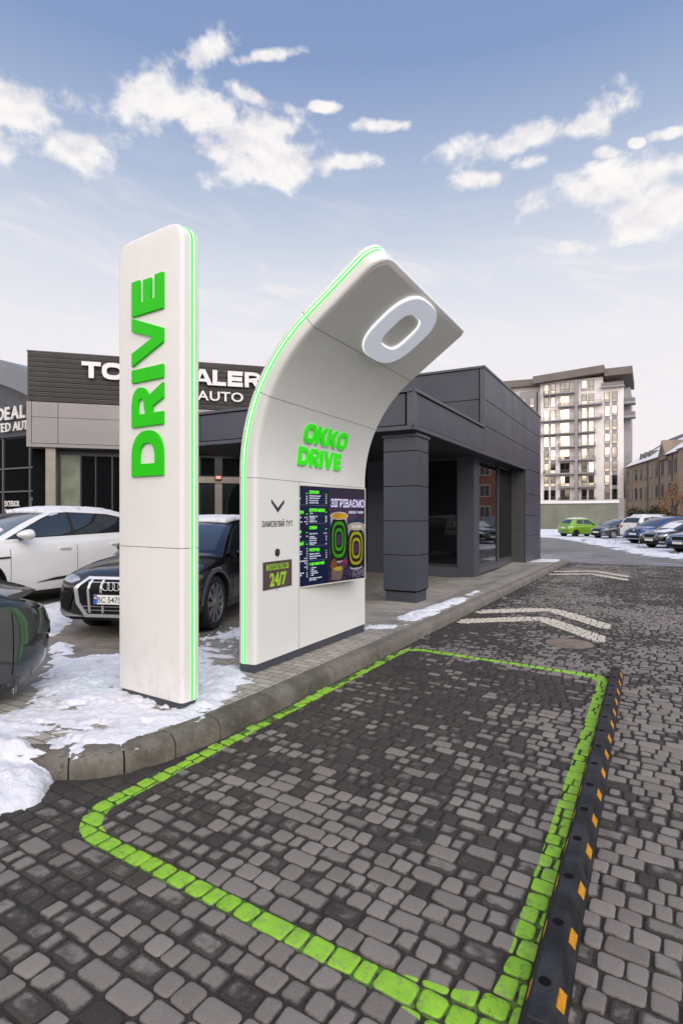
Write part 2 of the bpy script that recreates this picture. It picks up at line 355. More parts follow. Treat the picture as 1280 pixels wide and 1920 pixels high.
# ---- cobbles
SKEW = .055
def sdf_bay(v, u, r=.24):
    u = u+SKEW*(v+1.4)
    cx, cy = (BAY[0]+BAY[1])/2, (BAY[2]+BAY[3])/2; hx, hy = (BAY[1]-BAY[0])/2, (BAY[3]-BAY[2])/2
    qx, qy = abs(v-cx)-hx+r, abs(u-cy)-hy+r
    return math.hypot(max(qx, 0), max(qy, 0))+min(max(qx, qy), 0)-r
def seg_d(p, a, b):
    t = max(0, min(1, ((p[0]-a[0])*(b[0]-a[0])+(p[1]-a[1])*(b[1]-a[1]))/((b[0]-a[0])**2+(b[1]-a[1])**2)))
    return math.hypot(p[0]-a[0]-t*(b[0]-a[0]), p[1]-a[1]-t*(b[1]-a[1]))
CHEV = []                                   # white chevrons (v, u)
for du, dv in ((0, 0), (1.02, .0)):
    CHEV.append([(-2.50, 8.36+du), (-1.62, 9.22+du), (-1.50, 9.26+du), (-1.38, 9.18+du), (-.55, 8.12+du)])
CHEV2 = [[(a, b+8.6) for a, b in c] for c in CHEV]
def chev_d(v, u, sets): return min(seg_d((v, u), c[i], c[i+1]) for c in sets for i in range(len(c)-1))

def cobble_mat():
    m = bpy.data.materials.new('cobble_stone'); m.use_nodes = True; t = m.node_tree; b = t.nodes['Principled BSDF']
    c = nd(t, 'ShaderNodeTexCoord').outputs['Object']; xyz = nd(t, 'ShaderNodeSeparateXYZ', {0: c}).outputs
    tone = nd(t, 'ShaderNodeAttribute', attribute_name='tone').outputs['Fac']
    wet = nd(t, 'ShaderNodeAttribute', attribute_name='wet').outputs['Fac']
    fine = nd(t, 'ShaderNodeTexNoise', {'Vector': c, 'Scale': 260, 'Detail': 3, 'Roughness': .7}).outputs[0]
    mid = nd(t, 'ShaderNodeTexNoise', {'Vector': c, 'Scale': 11, 'Detail': 7, 'Roughness': .7}).outputs[0]
    edg = nd(t, 'ShaderNodeAttribute', attribute_name='edge').outputs['Fac']
    w = mth(t, 'MULTIPLY_ADD', mth(t, 'SUBTRACT', mid, .5), .95, wet)
    w = mth(t, 'MULTIPLY_ADD', mth(t, 'SUBTRACT', edg, .45), .42, w)
    w = sstep(t, w, .34, .62)
    dry = mixc(t, tone, (.180, .154, .138), (.270, .237, .215))
    dark = mixc(t, tone, (.018, .014, .0115), (.047, .038, .031))
    col = mixc(t, w, dry, dark)
    col = mixc(t, sstep(t, fine, .25, .75), mixc(t, .22, col, (0, 0, 0)), mixc(t, .10, col, (.55, .52, .5)))
    edge = nd(t, 'ShaderNodeNewGeometry').outputs['Pointiness']
    # paint: green bay outline and white chevrons, worn by noise
    cx, cy = (BAY[0]+BAY[1])/2, (BAY[2]+BAY[3])/2; hx, hy = (BAY[1]-BAY[0])/2, (BAY[3]-BAY[2])/2; r = .24
    jit = mth(t, 'MULTIPLY', mth(t, 'SUBTRACT', mid, .5), .03)
    us_ = mth(t, 'MULTIPLY_ADD', mth(t, 'ADD', xyz[0], 1.4), SKEW, xyz[1])
    qx = mth(t, 'SUBTRACT', mth(t, 'ABSOLUTE', mth(t, 'SUBTRACT', xyz[0], cx)), hx-r); qy = mth(t, 'SUBTRACT', mth(t, 'ABSOLUTE', mth(t, 'SUBTRACT', us_, cy)), hy-r)
    px, py = mth(t, 'MAXIMUM', qx, 0), mth(t, 'MAXIMUM', qy, 0)
    d = mth(t, 'ADD', mth(t, 'SQRT', mth(t, 'MULTIPLY_ADD', px, px, mth(t, 'MULTIPLY', py, py))), mth(t, 'MINIMUM', mth(t, 'MAXIMUM', qx, qy), 0))
    d = mth(t, 'ABSOLUTE', mth(t, 'ADD', mth(t, 'SUBTRACT', d, r), jit))
    wl = nd(t, 'ShaderNodeMapRange', {'Value': xyz[0], 'From Min': -.75, 'From Max': -.6, 'To Min': .052, 'To Max': .085}).outputs['Result']
    g = sstep(t, mth(t, 'SUBTRACT', wl, d), -.003, .003)
    worn = sstep(t, nd(t, 'ShaderNodeTexNoise', {'Vector': c, 'Scale': 24, 'Detail': 8, 'Roughness': .75}).outputs[0], .66, .50)
    g = mth(t, 'MULTIPLY', g, mth(t, 'MULTIPLY_ADD', worn, .55, .40))
    g = mth(t, 'MULTIPLY', g, sstep(t, edg, 1.04, .93))
    gc = mixc(t, sstep(t, mid, .3, .75), (.33, .62, .045), (.22, .48, .035))
    col = mixc(t, g, col, gc)
    dm = None
    for ch in CHEV+CHEV2:
        for (a0, a1), (b0, b1) in zip(ch[:-1], ch[1:]):
            L2 = (b0-a0)**2+(b1-a1)**2
            tt = mth(t, 'ADD', mth(t, 'MULTIPLY', mth(t, 'SUBTRACT', xyz[0], a0), (b0-a0)/L2), mth(t, 'MULTIPLY', mth(t, 'SUBTRACT', xyz[1], a1), (b1-a1)/L2), clamp=True)
            ex = mth(t, 'SUBTRACT', xyz[0], mth(t, 'MULTIPLY_ADD', tt, b0-a0, a0)); ey = mth(t, 'SUBTRACT', xyz[1], mth(t, 'MULTIPLY_ADD', tt, b1-a1, a1))
            dd = mth(t, 'MULTIPLY_ADD', ex, ex, mth(t, 'MULTIPLY', ey, ey)); dm = dd if dm is None else mth(t, 'MINIMUM', dm, dd)
    wv = sstep(t, mth(t, 'ADD', mth(t, 'SQRT', dm), jit), .172, .162)
    wv = mth(t, 'MULTIPLY', wv, mth(t, 'MULTIPLY', sstep(t, xyz[0], -.50, -.52), sstep(t, xyz[0], -2.56, -2.54)))
    wv = mth(t, 'MULTIPLY', wv, mth(t, 'MULTIPLY_ADD', worn, .45, .5))
    col = mixc(t, wv, col, (.60, .54, .46))
    t.links.new(col, b.inputs['Base Color'])
    rg = mth(t, 'MULTIPLY_ADD', w, -.22, .82); rg = mth(t, 'MULTIPLY_ADD', g, -.1, rg)
    t.links.new(rg, b.inputs['Roughness']); b.inputs['Specular IOR Level'].default_value = .22
    t.links.new(nd(t, 'ShaderNodeBump', {'Height': mth(t, 'ADD', fine, mth(t, 'MULTIPLY', mid, 1.2)), 'Strength': .8, 'Distance': .005}).outputs[0], b.inputs['Normal'])
    return m
COB = cobble_mat()
def vnoise(x, y, seed=0):                   # smooth value noise
    xi, yi = np.floor(x), np.floor(y); fx, fy = x-xi, y-yi; fx = fx*fx*(3-2*fx); fy = fy*fy*(3-2*fy)
    def h(a, b):
        s = np.sin(a*127.1+b*311.7+seed*74.7)*43758.5453; return s-np.floor(s)
    return (h(xi, yi)*(1-fx)+h(xi+1, yi)*fx)*(1-fy)+(h(xi, yi+1)*(1-fx)+h(xi+1, yi+1)*fx)*fy
def fbm(x, y, o=4, seed=0):
    a, s, t = .5, 0., 0.
    for k in range(o): s = s+a*vnoise(x*2**k, y*2**k, seed+k); t += a; a *= .5
    return s/t

def kerb_v(u):                              # front face of the kerb: the island's edge
    pts = [(-9, -6.6), (1.62, -6.0), (1.70, -4.6), (1.82, -3.75), (1.95, -3.3), (2.08, -3.03), (2.17, -2.88), (2.36, -2.73), (2.63, -2.645), (3.0, -2.60), (3.6, -2.585)]
    for (a, b), (c, d) in zip(pts[:-1], pts[1:]):
        if u < c: return b+(d-b)*(u-a)/(c-a)
    return -2.585
def cobbles():
    PIT = .0995; out = {'road_paving': [], 'parking_bay_line': [], 'road_arrow': []}
    u = .2-.0; rows = []
    u = BAY[2]-PIT/2-PIT*16
    while u < 22: rows.append(u); u += PIT
    for u0 in rows:
        v = max(kerb_v(u0+PIT/2+.07)-.12, -5.4) + .01 - rnd.random()*.1; rr = random.Random(int(u0*1000))
        while v < 3.9:
            L = rr.choice([.072, .078, .088, .095, .098, .10, .105, .145, .155])
            if v+L*.5 > max(kerb_v(u0+PIT/2-SKEW*(v+1.4)), -6)+.03: out_v = (v, L, u0)
            else: v += L; continue
            cv = v+L/2; cu = u0+PIT/2-SKEW*(cv+1.4)
            if math.hypot(cv+.90, cu-7.65) < .42: v += L; continue
            key = 'road_paving'
            if abs(sdf_bay(cv, cu)) < .06: key = 'parking_bay_line'
            elif chev_d(cv, cu, CHEV+CHEV2) < .155: key = 'road_arrow'
            out[key].append((cv, cu, L, PIT, -SKEW)); v += L
    # stones ringed round the manhole
    for ring_r, n in ((.385, 17),):
        for k in range(n):
            a = 2*math.pi*k/n; out['road_paving'].append((-.90+math.cos(a)*ring_r, 7.65+math.sin(a)*ring_r, .12, .10, a+math.pi/2))
    for key, lst in out.items():
        V = []; F = []; T = []; Wt = []; EG = []
        for st in lst:
            cv, cu, L, Pw = st[:4]; ang = st[4] if len(st) > 4 else 0
            hx, hy = L/2-.0046-rnd.random()*.0026, Pw/2-.0044-rnd.random()*.0026
            near = cu < 9
            r = min(hx, hy)*(.26+.24*rnd.random()); n = 4 if near else 2
            o = []
            for sx, sy, a0 in ((1, 1, 0), (-1, 1, 90), (-1, -1, 180), (1, -1, 270)):
                jx, jy = rnd.uniform(-.003, .003), rnd.uniform(-.003, .003)
                for i in range(n):
                    a = R_(a0+90*i/(n-1)); o.append((sx*(hx-r)+jx+r*math.cos(a), sy*(hy-r)+jy+r*math.sin(a)))
            ca, sa = math.cos(ang), math.sin(ang)
            x, y = UV(cu, cv); z0 = float(gz(x))+rnd.gauss(0, .0016); tx, ty = rnd.gauss(0, .012), rnd.gauss(0, .014)
            sl = -.018*CT; sl2 = -.018*ST
            if x < -9 or x > 8.2: sl = sl2 = 0
            k = len(V); N = len(o)
            rings = ((1.0, -.02, 1), (1.0, -.0055, 1), (.955, -.0014, .9), (.86, 0, .65), (.52, .0008, .1)) if near else ((1.0, -.02, 1), (1.0, -.004, .9), (.90, 0, .7), (.5, .0005, .1))
            for s, dz, eg in rings:
                EG += [eg]*len(o)
                for px, py in o:
                    ex = px*(1-(1-s)*min(1, hy/hx*1.0)); ey = py*s
                    qx, qy = ex*ca-ey*sa, ex*sa+ey*ca
                    V.append((cv+qx, cu+qy, z0+dz+qx*(tx+sl)+qy*(ty+sl2)))
            for a in range(len(rings)-1):
                for j in range(N): F.append((k+a*N+j, k+a*N+(j+1) % N, k+(a+1)*N+(j+1) % N, k+(a+1)*N+j))
            F.append(tuple(range(k+(len(rings)-1)*N, k+len(rings)*N)))
            nf = (len(rings)-1)*N+1
            big = float(fbm(np.array(cv*1.3+40), np.array(cu*1.3+20), 3, 3)); bigger = float(fbm(np.array(cv*.45+9), np.array(cu*.45), 2, 8))
            w = .35+.95*(big-.5)+.5*(bigger-.5)+rnd.gauss(0, .21)
            inside = -sdf_bay(cv, cu)
            if inside > 0: w += .38*min(1, inside/.4)*float(smooth(2.0, 3.4, cu))-(.03)
            if cv < -1.2 and cu < 2.4: w += .16
            if kerb_v(cu)+.35 > cv: w += .28
            if cv > -.2: w -= .12
            if 7 < cu < 14 and cv < -.4: w += .12
            if cu > 11: w += .45*float(smooth(-1.6, .5, cv))
            T += [min(1, max(0, rnd.gauss(.5, .25)))]*nf; Wt += [w]*nf
        me = bpy.data.meshes.new(key); me.from_pydata(V, [], F); me.materials.append(COB)
        for nm, dat in (('tone', T), ('wet', Wt)):
            at = me.attributes.new(nm, 'FLOAT', 'FACE'); at.data.foreach_set('value', dat)
        at = me.attributes.new('edge', 'FLOAT', 'POINT'); at.data.foreach_set('value', EG)
        me.polygons.foreach_set('use_smooth', [True]*len(F))
        ob = bpy.data.objects.new(key, me); COL.objects.link(ob); ob.rotation_euler = (0, 0, -R_(TH)); struct(ob)
cobbles()

# ---- manhole
def manhole():
    x, y = UV(7.65, -.90); z = float(gz(x))
    t = thing('manhole_cover', 'round rusty brown iron cover set in the cobbles before the white chevrons', 'manhole cover', (x, y, z-.02))
    mm = mat('rusty_iron', (.19, .135, .10), .7, .2, col2=(.27, .21, .175), nscale=7, bump=.3, bscale=50)
    m = MB(); m.lathe([(.0, .0), (.285, .0), (.285, .016), (.28, .02), (.0, .021)], 40)
    for k in range(60):
        a, r = rnd.random()*6.28, .26*math.sqrt(rnd.random()); cx, cy = math.cos(a)*r, math.sin(a)*r
        m.box(cx-.012, cx+.012, cy-.006, cy+.006, .019, .024)
    m.build('cover', mm, t)
    m = MB(); m.lathe([(.29, -.02), (.29, .018), (.325, .018), (.325, -.02)], 40, caps=False); m.build('frame', mat('iron_frame', (.05, .045, .042), .8, noise=.2), t)
manhole()

# ---- paved island and car park
def pave_mat():
    m = bpy.data.materials.new('grey_pavers'); m.use_nodes = True; t = m.node_tree; b = t.nodes['Principled BSDF']
    c = nd(t, 'ShaderNodeTexCoord').outputs['Object']; xyz = nd(t, 'ShaderNodeSeparateXYZ', {0: c}).outputs
    br = nd(t, 'ShaderNodeTexBrick', {'Vector': c, 'Color1': (.40, .36, .31, 1), 'Color2': (.29, .26, .225, 1), 'Mortar': (.10, .088, .075, 1), 'Scale': 1, 'Mortar Size': .006, 'Mortar Smooth': .3, 'Bias': 0, 'Brick Width': .20, 'Row Height': .10})
    n1 = nd(t, 'ShaderNodeTexNoise', {'Vector': c, 'Scale': .9, 'Detail': 9, 'Roughness': .65}).outputs[0]
    n2 = nd(t, 'ShaderNodeTexNoise', {'Vector': c, 'Scale': 70, 'Detail': 5}).outputs[0]
    n4 = nd(t, 'ShaderNodeTexNoise', {'Vector': c, 'Scale': 5, 'Detail': 8, 'Roughness': .7}).outputs[0]
    a = mixc(t, mth(t, 'MULTIPLY', sstep(t, n1, .47, .70), .5), br.outputs[0], (.10, .085, .07))
    lot = sstep(t, mth(t, 'MULTIPLY_ADD', n1, 1.6, xyz[0]), -3.2, -4.2)
    mud = mixc(t, sstep(t, n4, .35, .7), (.10, .085, .068), (.26, .235, .20))
    a = mixc(t, mth(t, 'MULTIPLY', lot, .72), a, mud)
    a = mixc(t, sstep(t, n2, .3, .7), a, (.5, .5, .5), 'SOFT_LIGHT')
    t.links.new(a, b.inputs['Base Color']); t.links.new(mth(t, 'MULTIPLY_ADD', n1, -.5, .95), b.inputs['Roughness'])
    h = mth(t, 'MULTIPLY_ADD', n2, .25, mth(t, 'MULTIPLY', br.outputs['Fac'], -1.0))
    t.links.new(nd(t, 'ShaderNodeBump', {'Height': h, 'Strength': .6, 'Distance': .006}).outputs[0], b.inputs['Normal'])
    return m
us = np.concatenate([np.arange(-7, 1.4, .4), np.arange(1.4, 3.6, .06), np.arange(3.6, 21.6, .3)]); vs_ = np.concatenate([np.arange(-46, -7, 1.), np.arange(-7, -3.6, .15), np.arange(-3.6, -2.69, .05), [-2.70]])
Uc, Vc = np.meshgrid((us[:-1]+us[1:])/2, (vs_[:-1]+vs_[1:])/2, indexing='ij')
kv = np.vectorize(kerb_v)(Uc)
grid_sheet('pavement', us, vs_, lambda X, Y, U_, V_: gz(X)+pave_e(U_, V_)-.004, pave_mat(), mask=(Vc < kv-.07))

# ---- kerb: separate cast stones with open joints
def kerb():
    km = bpy.data.materials.new('kerb_concrete'); km.use_nodes = True; t = km.node_tree; b = t.nodes['Principled BSDF']
    c = nd(t, 'ShaderNodeTexCoord').outputs['Object']
    n1 = nd(t, 'ShaderNodeTexNoise', {'Vector': c, 'Scale': 1.7, 'Detail': 8, 'Roughness': .65}).outputs[0]
    n2 = nd(t, 'ShaderNodeTexNoise', {'Vector': c, 'Scale': 45, 'Detail': 6, 'Roughness': .7}).outputs[0]
    n3 = nd(t, 'ShaderNodeTexNoise', {'Vector': c, 'Scale': 14, 'Detail': 6, 'Roughness': .7}).outputs[0]
    a = mixc(t, sstep(t, n1, .40, .62), (.085, .072, .055), (.19, .168, .14))
    xk = nd(t, 'ShaderNodeSeparateXYZ', {0: c}).outputs
    a = mixc(t, mth(t, 'MULTIPLY', sstep(t, xk[1], 4.2, 7.0), .6), a, (.255, .228, .195))
    a = mixc(t, mth(t, 'MULTIPLY', sstep(t, n3, .58, .74), .45), a, (.34, .31, .27))
    a = mixc(t, mth(t, 'MULTIPLY', sstep(t, n3, .44, .34), .6), a, (.06, .05, .04))
    a = mixc(t, sstep(t, n2, .3, .7), mixc(t, .25, a, (0, 0, 0)), a)
    t.links.new(a, b.inputs['Base Color']); b.inputs['Roughness'].default_value = .75
    t.links.new(nd(t, 'ShaderNodeBump', {'Height': mth(t, 'ADD', n2, n3), 'Strength': .5, 'Distance': .006}).outputs[0], b.inputs['Normal'])
    path = [(1.75, -4.1), (1.86, -3.62), (1.97, -3.27), (2.09, -3.02), (2.2, -2.86), (2.36, -2.74), (2.63, -2.65), (3.0, -2.605), (3.6, -2.587), (21.5, -2.585)]
    P = [Vector((v, u, 0)) for u, v in path]
    d = [0]
    for a_, b_ in zip(P[:-1], P[1:]): d.append(d[-1]+(b_-a_).length)
    def at(s):
        for i in range(len(P)-1):
            if s <= d[i+1]+1e-6: f = (s-d[i])/(d[i+1]-d[i]); return P[i].lerp(P[i+1], f)
        return P[-1]
    m = MB(); s = 0; prof = [(0, -.05), (0, .075), (.012, .108), (.035, .128), (.07, .135), (.16, .135), (.16, -.05)]
    lens = [.3, .3, .32, .3, .31, .33, .38, .62]
    i = 0
    while s < d[-1]-.1:
        L = lens[i] if i < len(lens) else .98
        e = min(s+L-.011, d[-1]); i += 1
        k = max(2, int((e-s)/.08)+1) if s < 3.2 else 4
        rings = []; dz = rnd.gauss(0, .003); dn = rnd.gauss(0, .003)
        for q in range(k+1):
            ss = s+(e-s)*q/k; p = at(ss); tg = (at(min(ss+.08, d[-1]))-at(max(ss-.08, 0))).normalized(); nn = Vector((-tg.y, tg.x, 0))
            ring = []
            end = .004 if q in (0, k) else 0
            for a_, z in prof:
                w = p+nn*(a_+dn+end); x, y = UV(w.y, w.x); ring.append((w.x, w.y, float(gz(x))+z+dz-(end if z > .07 else 0)))
            rings.append(ring)
        m.loft(rings); s += L
    o = m.build('kerb', km, smooth=True, rz=-R_(TH), angle=50); struct(o)
kerb()

# ================================================================== SNOW
def snow_mat():
    m = bpy.data.materials.new('snow'); m.use_nodes = True; t = m.node_tree; b = t.nodes['Principled BSDF']
    c = nd(t, 'ShaderNodeTexCoord').outputs['Object']
    n1 = nd(t, 'ShaderNodeTexNoise', {'Vector': c, 'Scale': 4.5, 'Detail': 9, 'Roughness': .7}).outputs[0]
    n2 = nd(t, 'ShaderNodeTexNoise', {'Vector': c, 'Scale': 38, 'Detail': 6, 'Roughness': .65}).outputs[0]
    a = mixc(t, sstep(t, n1, .52, .74), (.74, .735, .785), (.40, .37, .36))
    t.links.new(a, b.inputs['Base Color']); b.inputs['Roughness'].default_value = .6
    b.inputs['Subsurface Weight'].default_value = .25; b.inputs['Subsurface Radius'].default_value = (.01, .012, .016)
    t.links.new(nd(t, 'ShaderNodeBump', {'Height': mth(t, 'MULTIPLY_ADD', n1, 1.6, n2), 'Strength': .7, 'Distance': .022}).outputs[0], b.inputs['Normal'])
    return m
SNOW = snow_mat()
def poly_sd(P, X, Y):
    d = np.full(X.shape, 1e9); ins = np.zeros(X.shape, bool); n = len(P)
    for i in range(n):
        ax, ay = P[i]; bx, by = P[(i+1) % n]; ex, ey = bx-ax, by-ay
        t = np.clip(((X-ax)*ex+(Y-ay)*ey)/(ex*ex+ey*ey+1e-12), 0, 1)
        d = np.minimum(d, np.hypot(X-ax-t*ex, Y-ay-t*ey))
        c = ((ay > Y) != (by > Y)) & (X < (bx-ax)*(Y-ay)/(by-ay+1e-12)+ax); ins ^= c
    return np.where(ins, d, -d)
def snow(name, label, P, res, zf, thick, ramp_w=.16, nz=1.0, rough=.5, holes=0, pad=.15, bumps=1.0, clear=(), epow=.85):
    xs = [p[0] for p in P]; ys = [p[1] for p in P]
    ax = np.arange(min(xs)-pad, max(xs)+pad, res); ay = np.arange(min(ys)-pad, max(ys)+pad, res)
    X, Y = np.meshgrid(ax, ay, indexing='ij')
    sd = poly_sd(P, X, Y)
    n = fbm(X*3.1, Y*3.1, 5, 11)-.5; n2 = fbm(X*11, Y*11, 4, 5)-.5; n3 = fbm(X*30, Y*30, 3, 9)-.5
    k = np.clip((sd+rough*.24*n+rough*.10*n2)/ramp_w, -1, 1)
    h = np.sign(k)*np.abs(k)**epow*thick
    h = h+nz*thick*(.9*n+.8*n2*bumps+.75*n3*bumps)*np.clip(k+.3, 0, 1)
    for cx, cy, rr in clear: h = h-np.clip(1-np.hypot(X-cx, Y-cy)/rr, 0, 1)*thick*.75
    if holes: h -= holes*(np.clip(fbm(X*1.6, Y*2.6, 5, 31)-.50, 0, 1)*5+np.clip(fbm(X*7, Y*9, 4, 77)-.62, 0, 1)*6)*thick
    Z = zf(X, Y)+h
    keep = h > -.012
    vs = np.stack([X.ravel(), Y.ravel(), Z.ravel()], 1).tolist(); nn = len(ay); fs = []
    kk = keep[:-1, :-1] | keep[1:, :-1] | keep[:-1, 1:] | keep[1:, 1:]
    for i, j in np.argwhere(kk): fs.append((i*nn+j, (i+1)*nn+j, (i+1)*nn+j+1, i*nn+j+1))
    used = sorted({q for f in fs for q in f}); mp = {q: i for i, q in enumerate(used)}
    me = bpy.data.meshes.new(name); me.from_pydata([vs[q] for q in used], [], [tuple(mp[q] for q in f) for f in fs]); me.materials.append(SNOW)
    me.polygons.foreach_set('use_smooth', [True]*len(fs))
    o = bpy.data.objects.new(name, me); COL.objects.link(o); return tag(o, label, 'snow', kind='stuff')
def zp(X, Y):
    U_, V_ = X*ST+Y*CT, X*CT-Y*ST; return gz(X)+pave_e(U_, V_)
def zk(X, Y):   # pile lying over the kerb and down on the road
    U_, V_ = X*ST+Y*CT, X*CT-Y*ST
    kv = np.vectorize(kerb_v)(U_); return gz(X)+np.where(V_ < kv, .10, 0)*smooth(0, .12, kv-V_)
S1 = [(-3.6, 3.85), (-2.51, 3.83), (-2.39, 3.99), (-2.35, 4.19), (-2.32, 4.42), (-2.48, 4.66), (-2.78, 5.35), (-3.26, 6.37), (-3.44, 6.8), (-3.36, 6.87), (-2.81, 6.06), (-2.66, 6.23), (-2.42, 6.12), (-2.04, 5.72), (-1.64, 5.64), (-1.51, 5.99), (-1.49, 6.61), (-1.37, 7.52), (-1.23, 7.93), (-1.13, 6.41), (-1.02, 5.3), (-.88, 5.05), (-.65, 4.65), (-.72, 4.51), (-.82, 4.4), (-.97, 4.12), (-.98, 3.96), (-1.08, 3.83), (-1.17, 3.78), (-1.19, 3.57), (-1.24, 3.51), (-1.35, 3.40), (-1.45, 3.36), (-1.61, 3.35), (-1.78, 3.38), (-1.86, 3.42), (-2.07, 3.45), (-2.6, 3.4), (-3.6, 3.3)]
snow('snow', 'trodden snow covering the island round the tall pillar', S1, .015, zp, .028, ramp_w=.13, nz=1.0, rough=1.0, holes=1.6, clear=[(-1.15, 4.0, .22), (-1.45, 4.22, .2), (-1.3, 4.1, .2)])
S2 = [(-3.2, 3.6), (-2.26, 3.60), (-2.07, 3.62), (-1.92, 3.51), (-1.79, 3.38), (-1.71, 3.31), (-1.64, 3.2), (-1.60, 3.09), (-1.64, 2.99), (-1.74, 2.90), (-1.85, 2.80), (-2.4, 2.72), (-3.2, 2.6)]
snow('snow', 'shovelled snow heap spilling over the kerb corner at left', S2, .014, zk, .12, ramp_w=.20, nz=.42, rough=.7, epow=.55)
snow('snow', 'thin snow strip between the white car and the black car', [(-4.94, 9.28), (-4.77, 9.95), (-4.13, 8.8), (-3.75, 7.9), (-3.6, 7.1), (-3.9, 7.2), (-4.42, 8.4)], .03, zp, .03, holes=.3)
S4 = [(u*ST+v*CT, u*CT-v*ST) for u, v in [(6.4, -3.2), (6.67, -3.26), (7.05, -3.17), (7.54, -3.18), (8.42, -3.15), (9.27, -3.08), (10.48, -3.07), (11.11, -2.99), (10.63, -2.85), (9.61, -2.85), (8.06, -2.79), (7.53, -2.80), (6.93, -2.86), (6.5, -2.95)]]
snow('snow', 'ragged snow strip along the kerb before the dark column', S4, .016, zp, .020, ramp_w=.10, rough=1.3, holes=1.5)
S5 = [(u*ST+v*CT, u*CT-v*ST) for u, v in [(19.6, -3.5), (21.3, -3.5), (21.4, -2.8), (20.2, -2.78)]]
snow('snow', 'small snow patch at the far end of the kerb', S5, .04, zp, .03)
S6 = [(17.5, 62), (15.5, 50), (16.2, 43), (15.2, 36), (14.3, 31), (13.0, 25.5), (13.4, 21.5), (17.0, 20), (24, 22), (26, 40), (27, 62)]
snow('snow', 'packed snow under the row of parked cars', S6, .14, lambda X, Y: gz(X), .03, ramp_w=.8, rough=5.0, holes=2.2, pad=1.2)
snow('snow', 'white strip of snow at the foot of the long wall', [(14, 71), (14, 62), (18, 56), (30, 58), (34, 69), (34, 71)], .25, lambda X, Y: gz(X), .04, ramp_w=.8, rough=3, pad=1)
def crumbs():
    m = MB()
    for k in range(90):
        a = rnd.random(); x = -1.62+.5*a+rnd.gauss(0, .12); y = 7.1-.55*a+rnd.gauss(0, .28); r = abs(rnd.gauss(.012, .010))+.005
        z = pz(x, y)
        bm = bmesh.new(); bmesh.ops.create_icosphere(bm, subdivisions=1, radius=r)
        for v in bm.verts: v.co = Vector((v.co.x*rnd.uniform(.7, 1.4), v.co.y*rnd.uniform(.7, 1.4), v.co.z*.7))
        m.bm(bm, 0, Matrix.Translation((x, y, z+r*.3)))
    tag(m.build('snow', SNOW, smooth=True, angle=180), 'snow crumbs scattered beside the front wheel of the black car', 'snow', kind='stuff')
crumbs()

# ================================================================== TALL PILLAR
def ring_rr(w, d, r, n=5):                  # rounded rectangle in xy, centred
    o = []
    for sx, sy, a0 in ((1, 1, 0), (-1, 1, 90), (-1, -1, 180), (1, -1, 270)):
        for i in range(n): a = R_(a0+90*i/(n-1)); o.append((sx*(w/2-r)+r*math.cos(a), sy*(d/2-r)+r*math.sin(a)))
    return o
def pillar():
    W_, D_, H0, H1 = .745, .175, .205, 3.67
    phi = R_(33.8); ex = Vector((math.cos(phi), -math.sin(phi), 0)); ey = Vector((math.sin(phi), math.cos(phi), 0))
    o_ = Vector((-1.139, 4.05, 0))-ex*.74           # left front corner
    base = o_+ex*(W_/2)+ey*(D_/2)
    t = thing('sign_pillar', 'tall white pillar with green upright lettering and lit green edges', 'sign pillar', (base.x, base.y, .12), -phi)
    dz = -.12; w2, d2 = W_/2, D_/2
    # body: front view with rounded top corners, edges softened
    def half(z):                              # half-width at height z (rounded top corners)
        R = .125; k = z-(H1-R)
        return w2 if k <= 0 else w2-R+math.sqrt(max(0, R*R-k*k))
    zs = [H0, H0+.006]+[H0+.02, 1.0, 2.0, 3.0]+[H1-.125+.125*math.sin(R_(a)) for a in np.linspace(0, 88, 14)]
    m = MB(); rings = []
    for i, z in enumerate(zs):
        ins = .006 if i == 0 else 0
        hw = half(z)-ins; k = max(0, (z-(H1-.02))/.02)
        rings.append([(x, y, z+dz) for x, y in ring_rr(2*hw, D_-2*ins-.03*k, min(.034, hw*.9), 6)])
    m.loft(rings); m.build('body', CREAM, t, True, angle=40)
    m = MB()                                   # seam round the pillar
    m.loft([[(x, y, 1.313+dz) for x, y in ring_rr(W_+.0012, D_+.0012, .0346, 6)], [(x, y, 1.3175+dz) for x, y in ring_rr(W_+.0012, D_+.0012, .0346, 6)]], caps=False)
    m.build('seam', SEAM, t)
    m = MB(); m.prism(ring_rr(W_-.05, D_-.03, .02, 4), -.06, H0+dz+.002); m.build('plinth', PLINTH, t)
    # LED line down each narrow side and round the top corner
    for sx in (1, -1):
        path = [(w2+.001, z) for z in np.linspace(H0+.01, H1-.125, 8)]+[(w2-.125+.126*math.cos(R_(a)), H1-.125+.126*math.sin(R_(a))) for a in np.linspace(4, 74, 12)]
        s = t
        g = MB(); c = MB()
        for mb, y0, y1, off in ((g, -.001, .0105, .007), (g, .0265, .038, .007), (c, .0105, .0265, .005)):
            ri = []
            for x, z in path: ri.append([(sx*(x+off), y0, z+dz), (sx*(x+off), y1, z+dz), (sx*(x-.006), y1, z+dz), (sx*(x-.006), y0, z+dz)])
            mb.loft(ri)
        led = g.build('led_strip', LEDG, t); c.build('led_core', LEDW, led)
    # letters, reading upwards
    cap = .360; x0 = .198-w2                    # left (cap-top) edge
    for ch, z, w in (('D', 1.848, .338), ('R', 2.222, .300), ('I', 2.560, .095), ('V', 2.686, .366), ('E', 3.066, .260)):
        M = Matrix.Translation((x0+cap, -d2-.009, z+dz)) @ Matrix(((0, -1, 0, 0), (0, 0, -1, 0), (1, 0, 0, 0), (0, 0, 0, 1)))
        # text x -> +z, text y -> -x, extrusion -> -y
        L = letter(ch, w/cap, .25); mb = MB(); outline(mb, [[(a*cap, b*cap) for a, b in lp] for lp in L], .0075, M, bev=.0018)
        mb.build('letter', GREEN, t)
pillar()

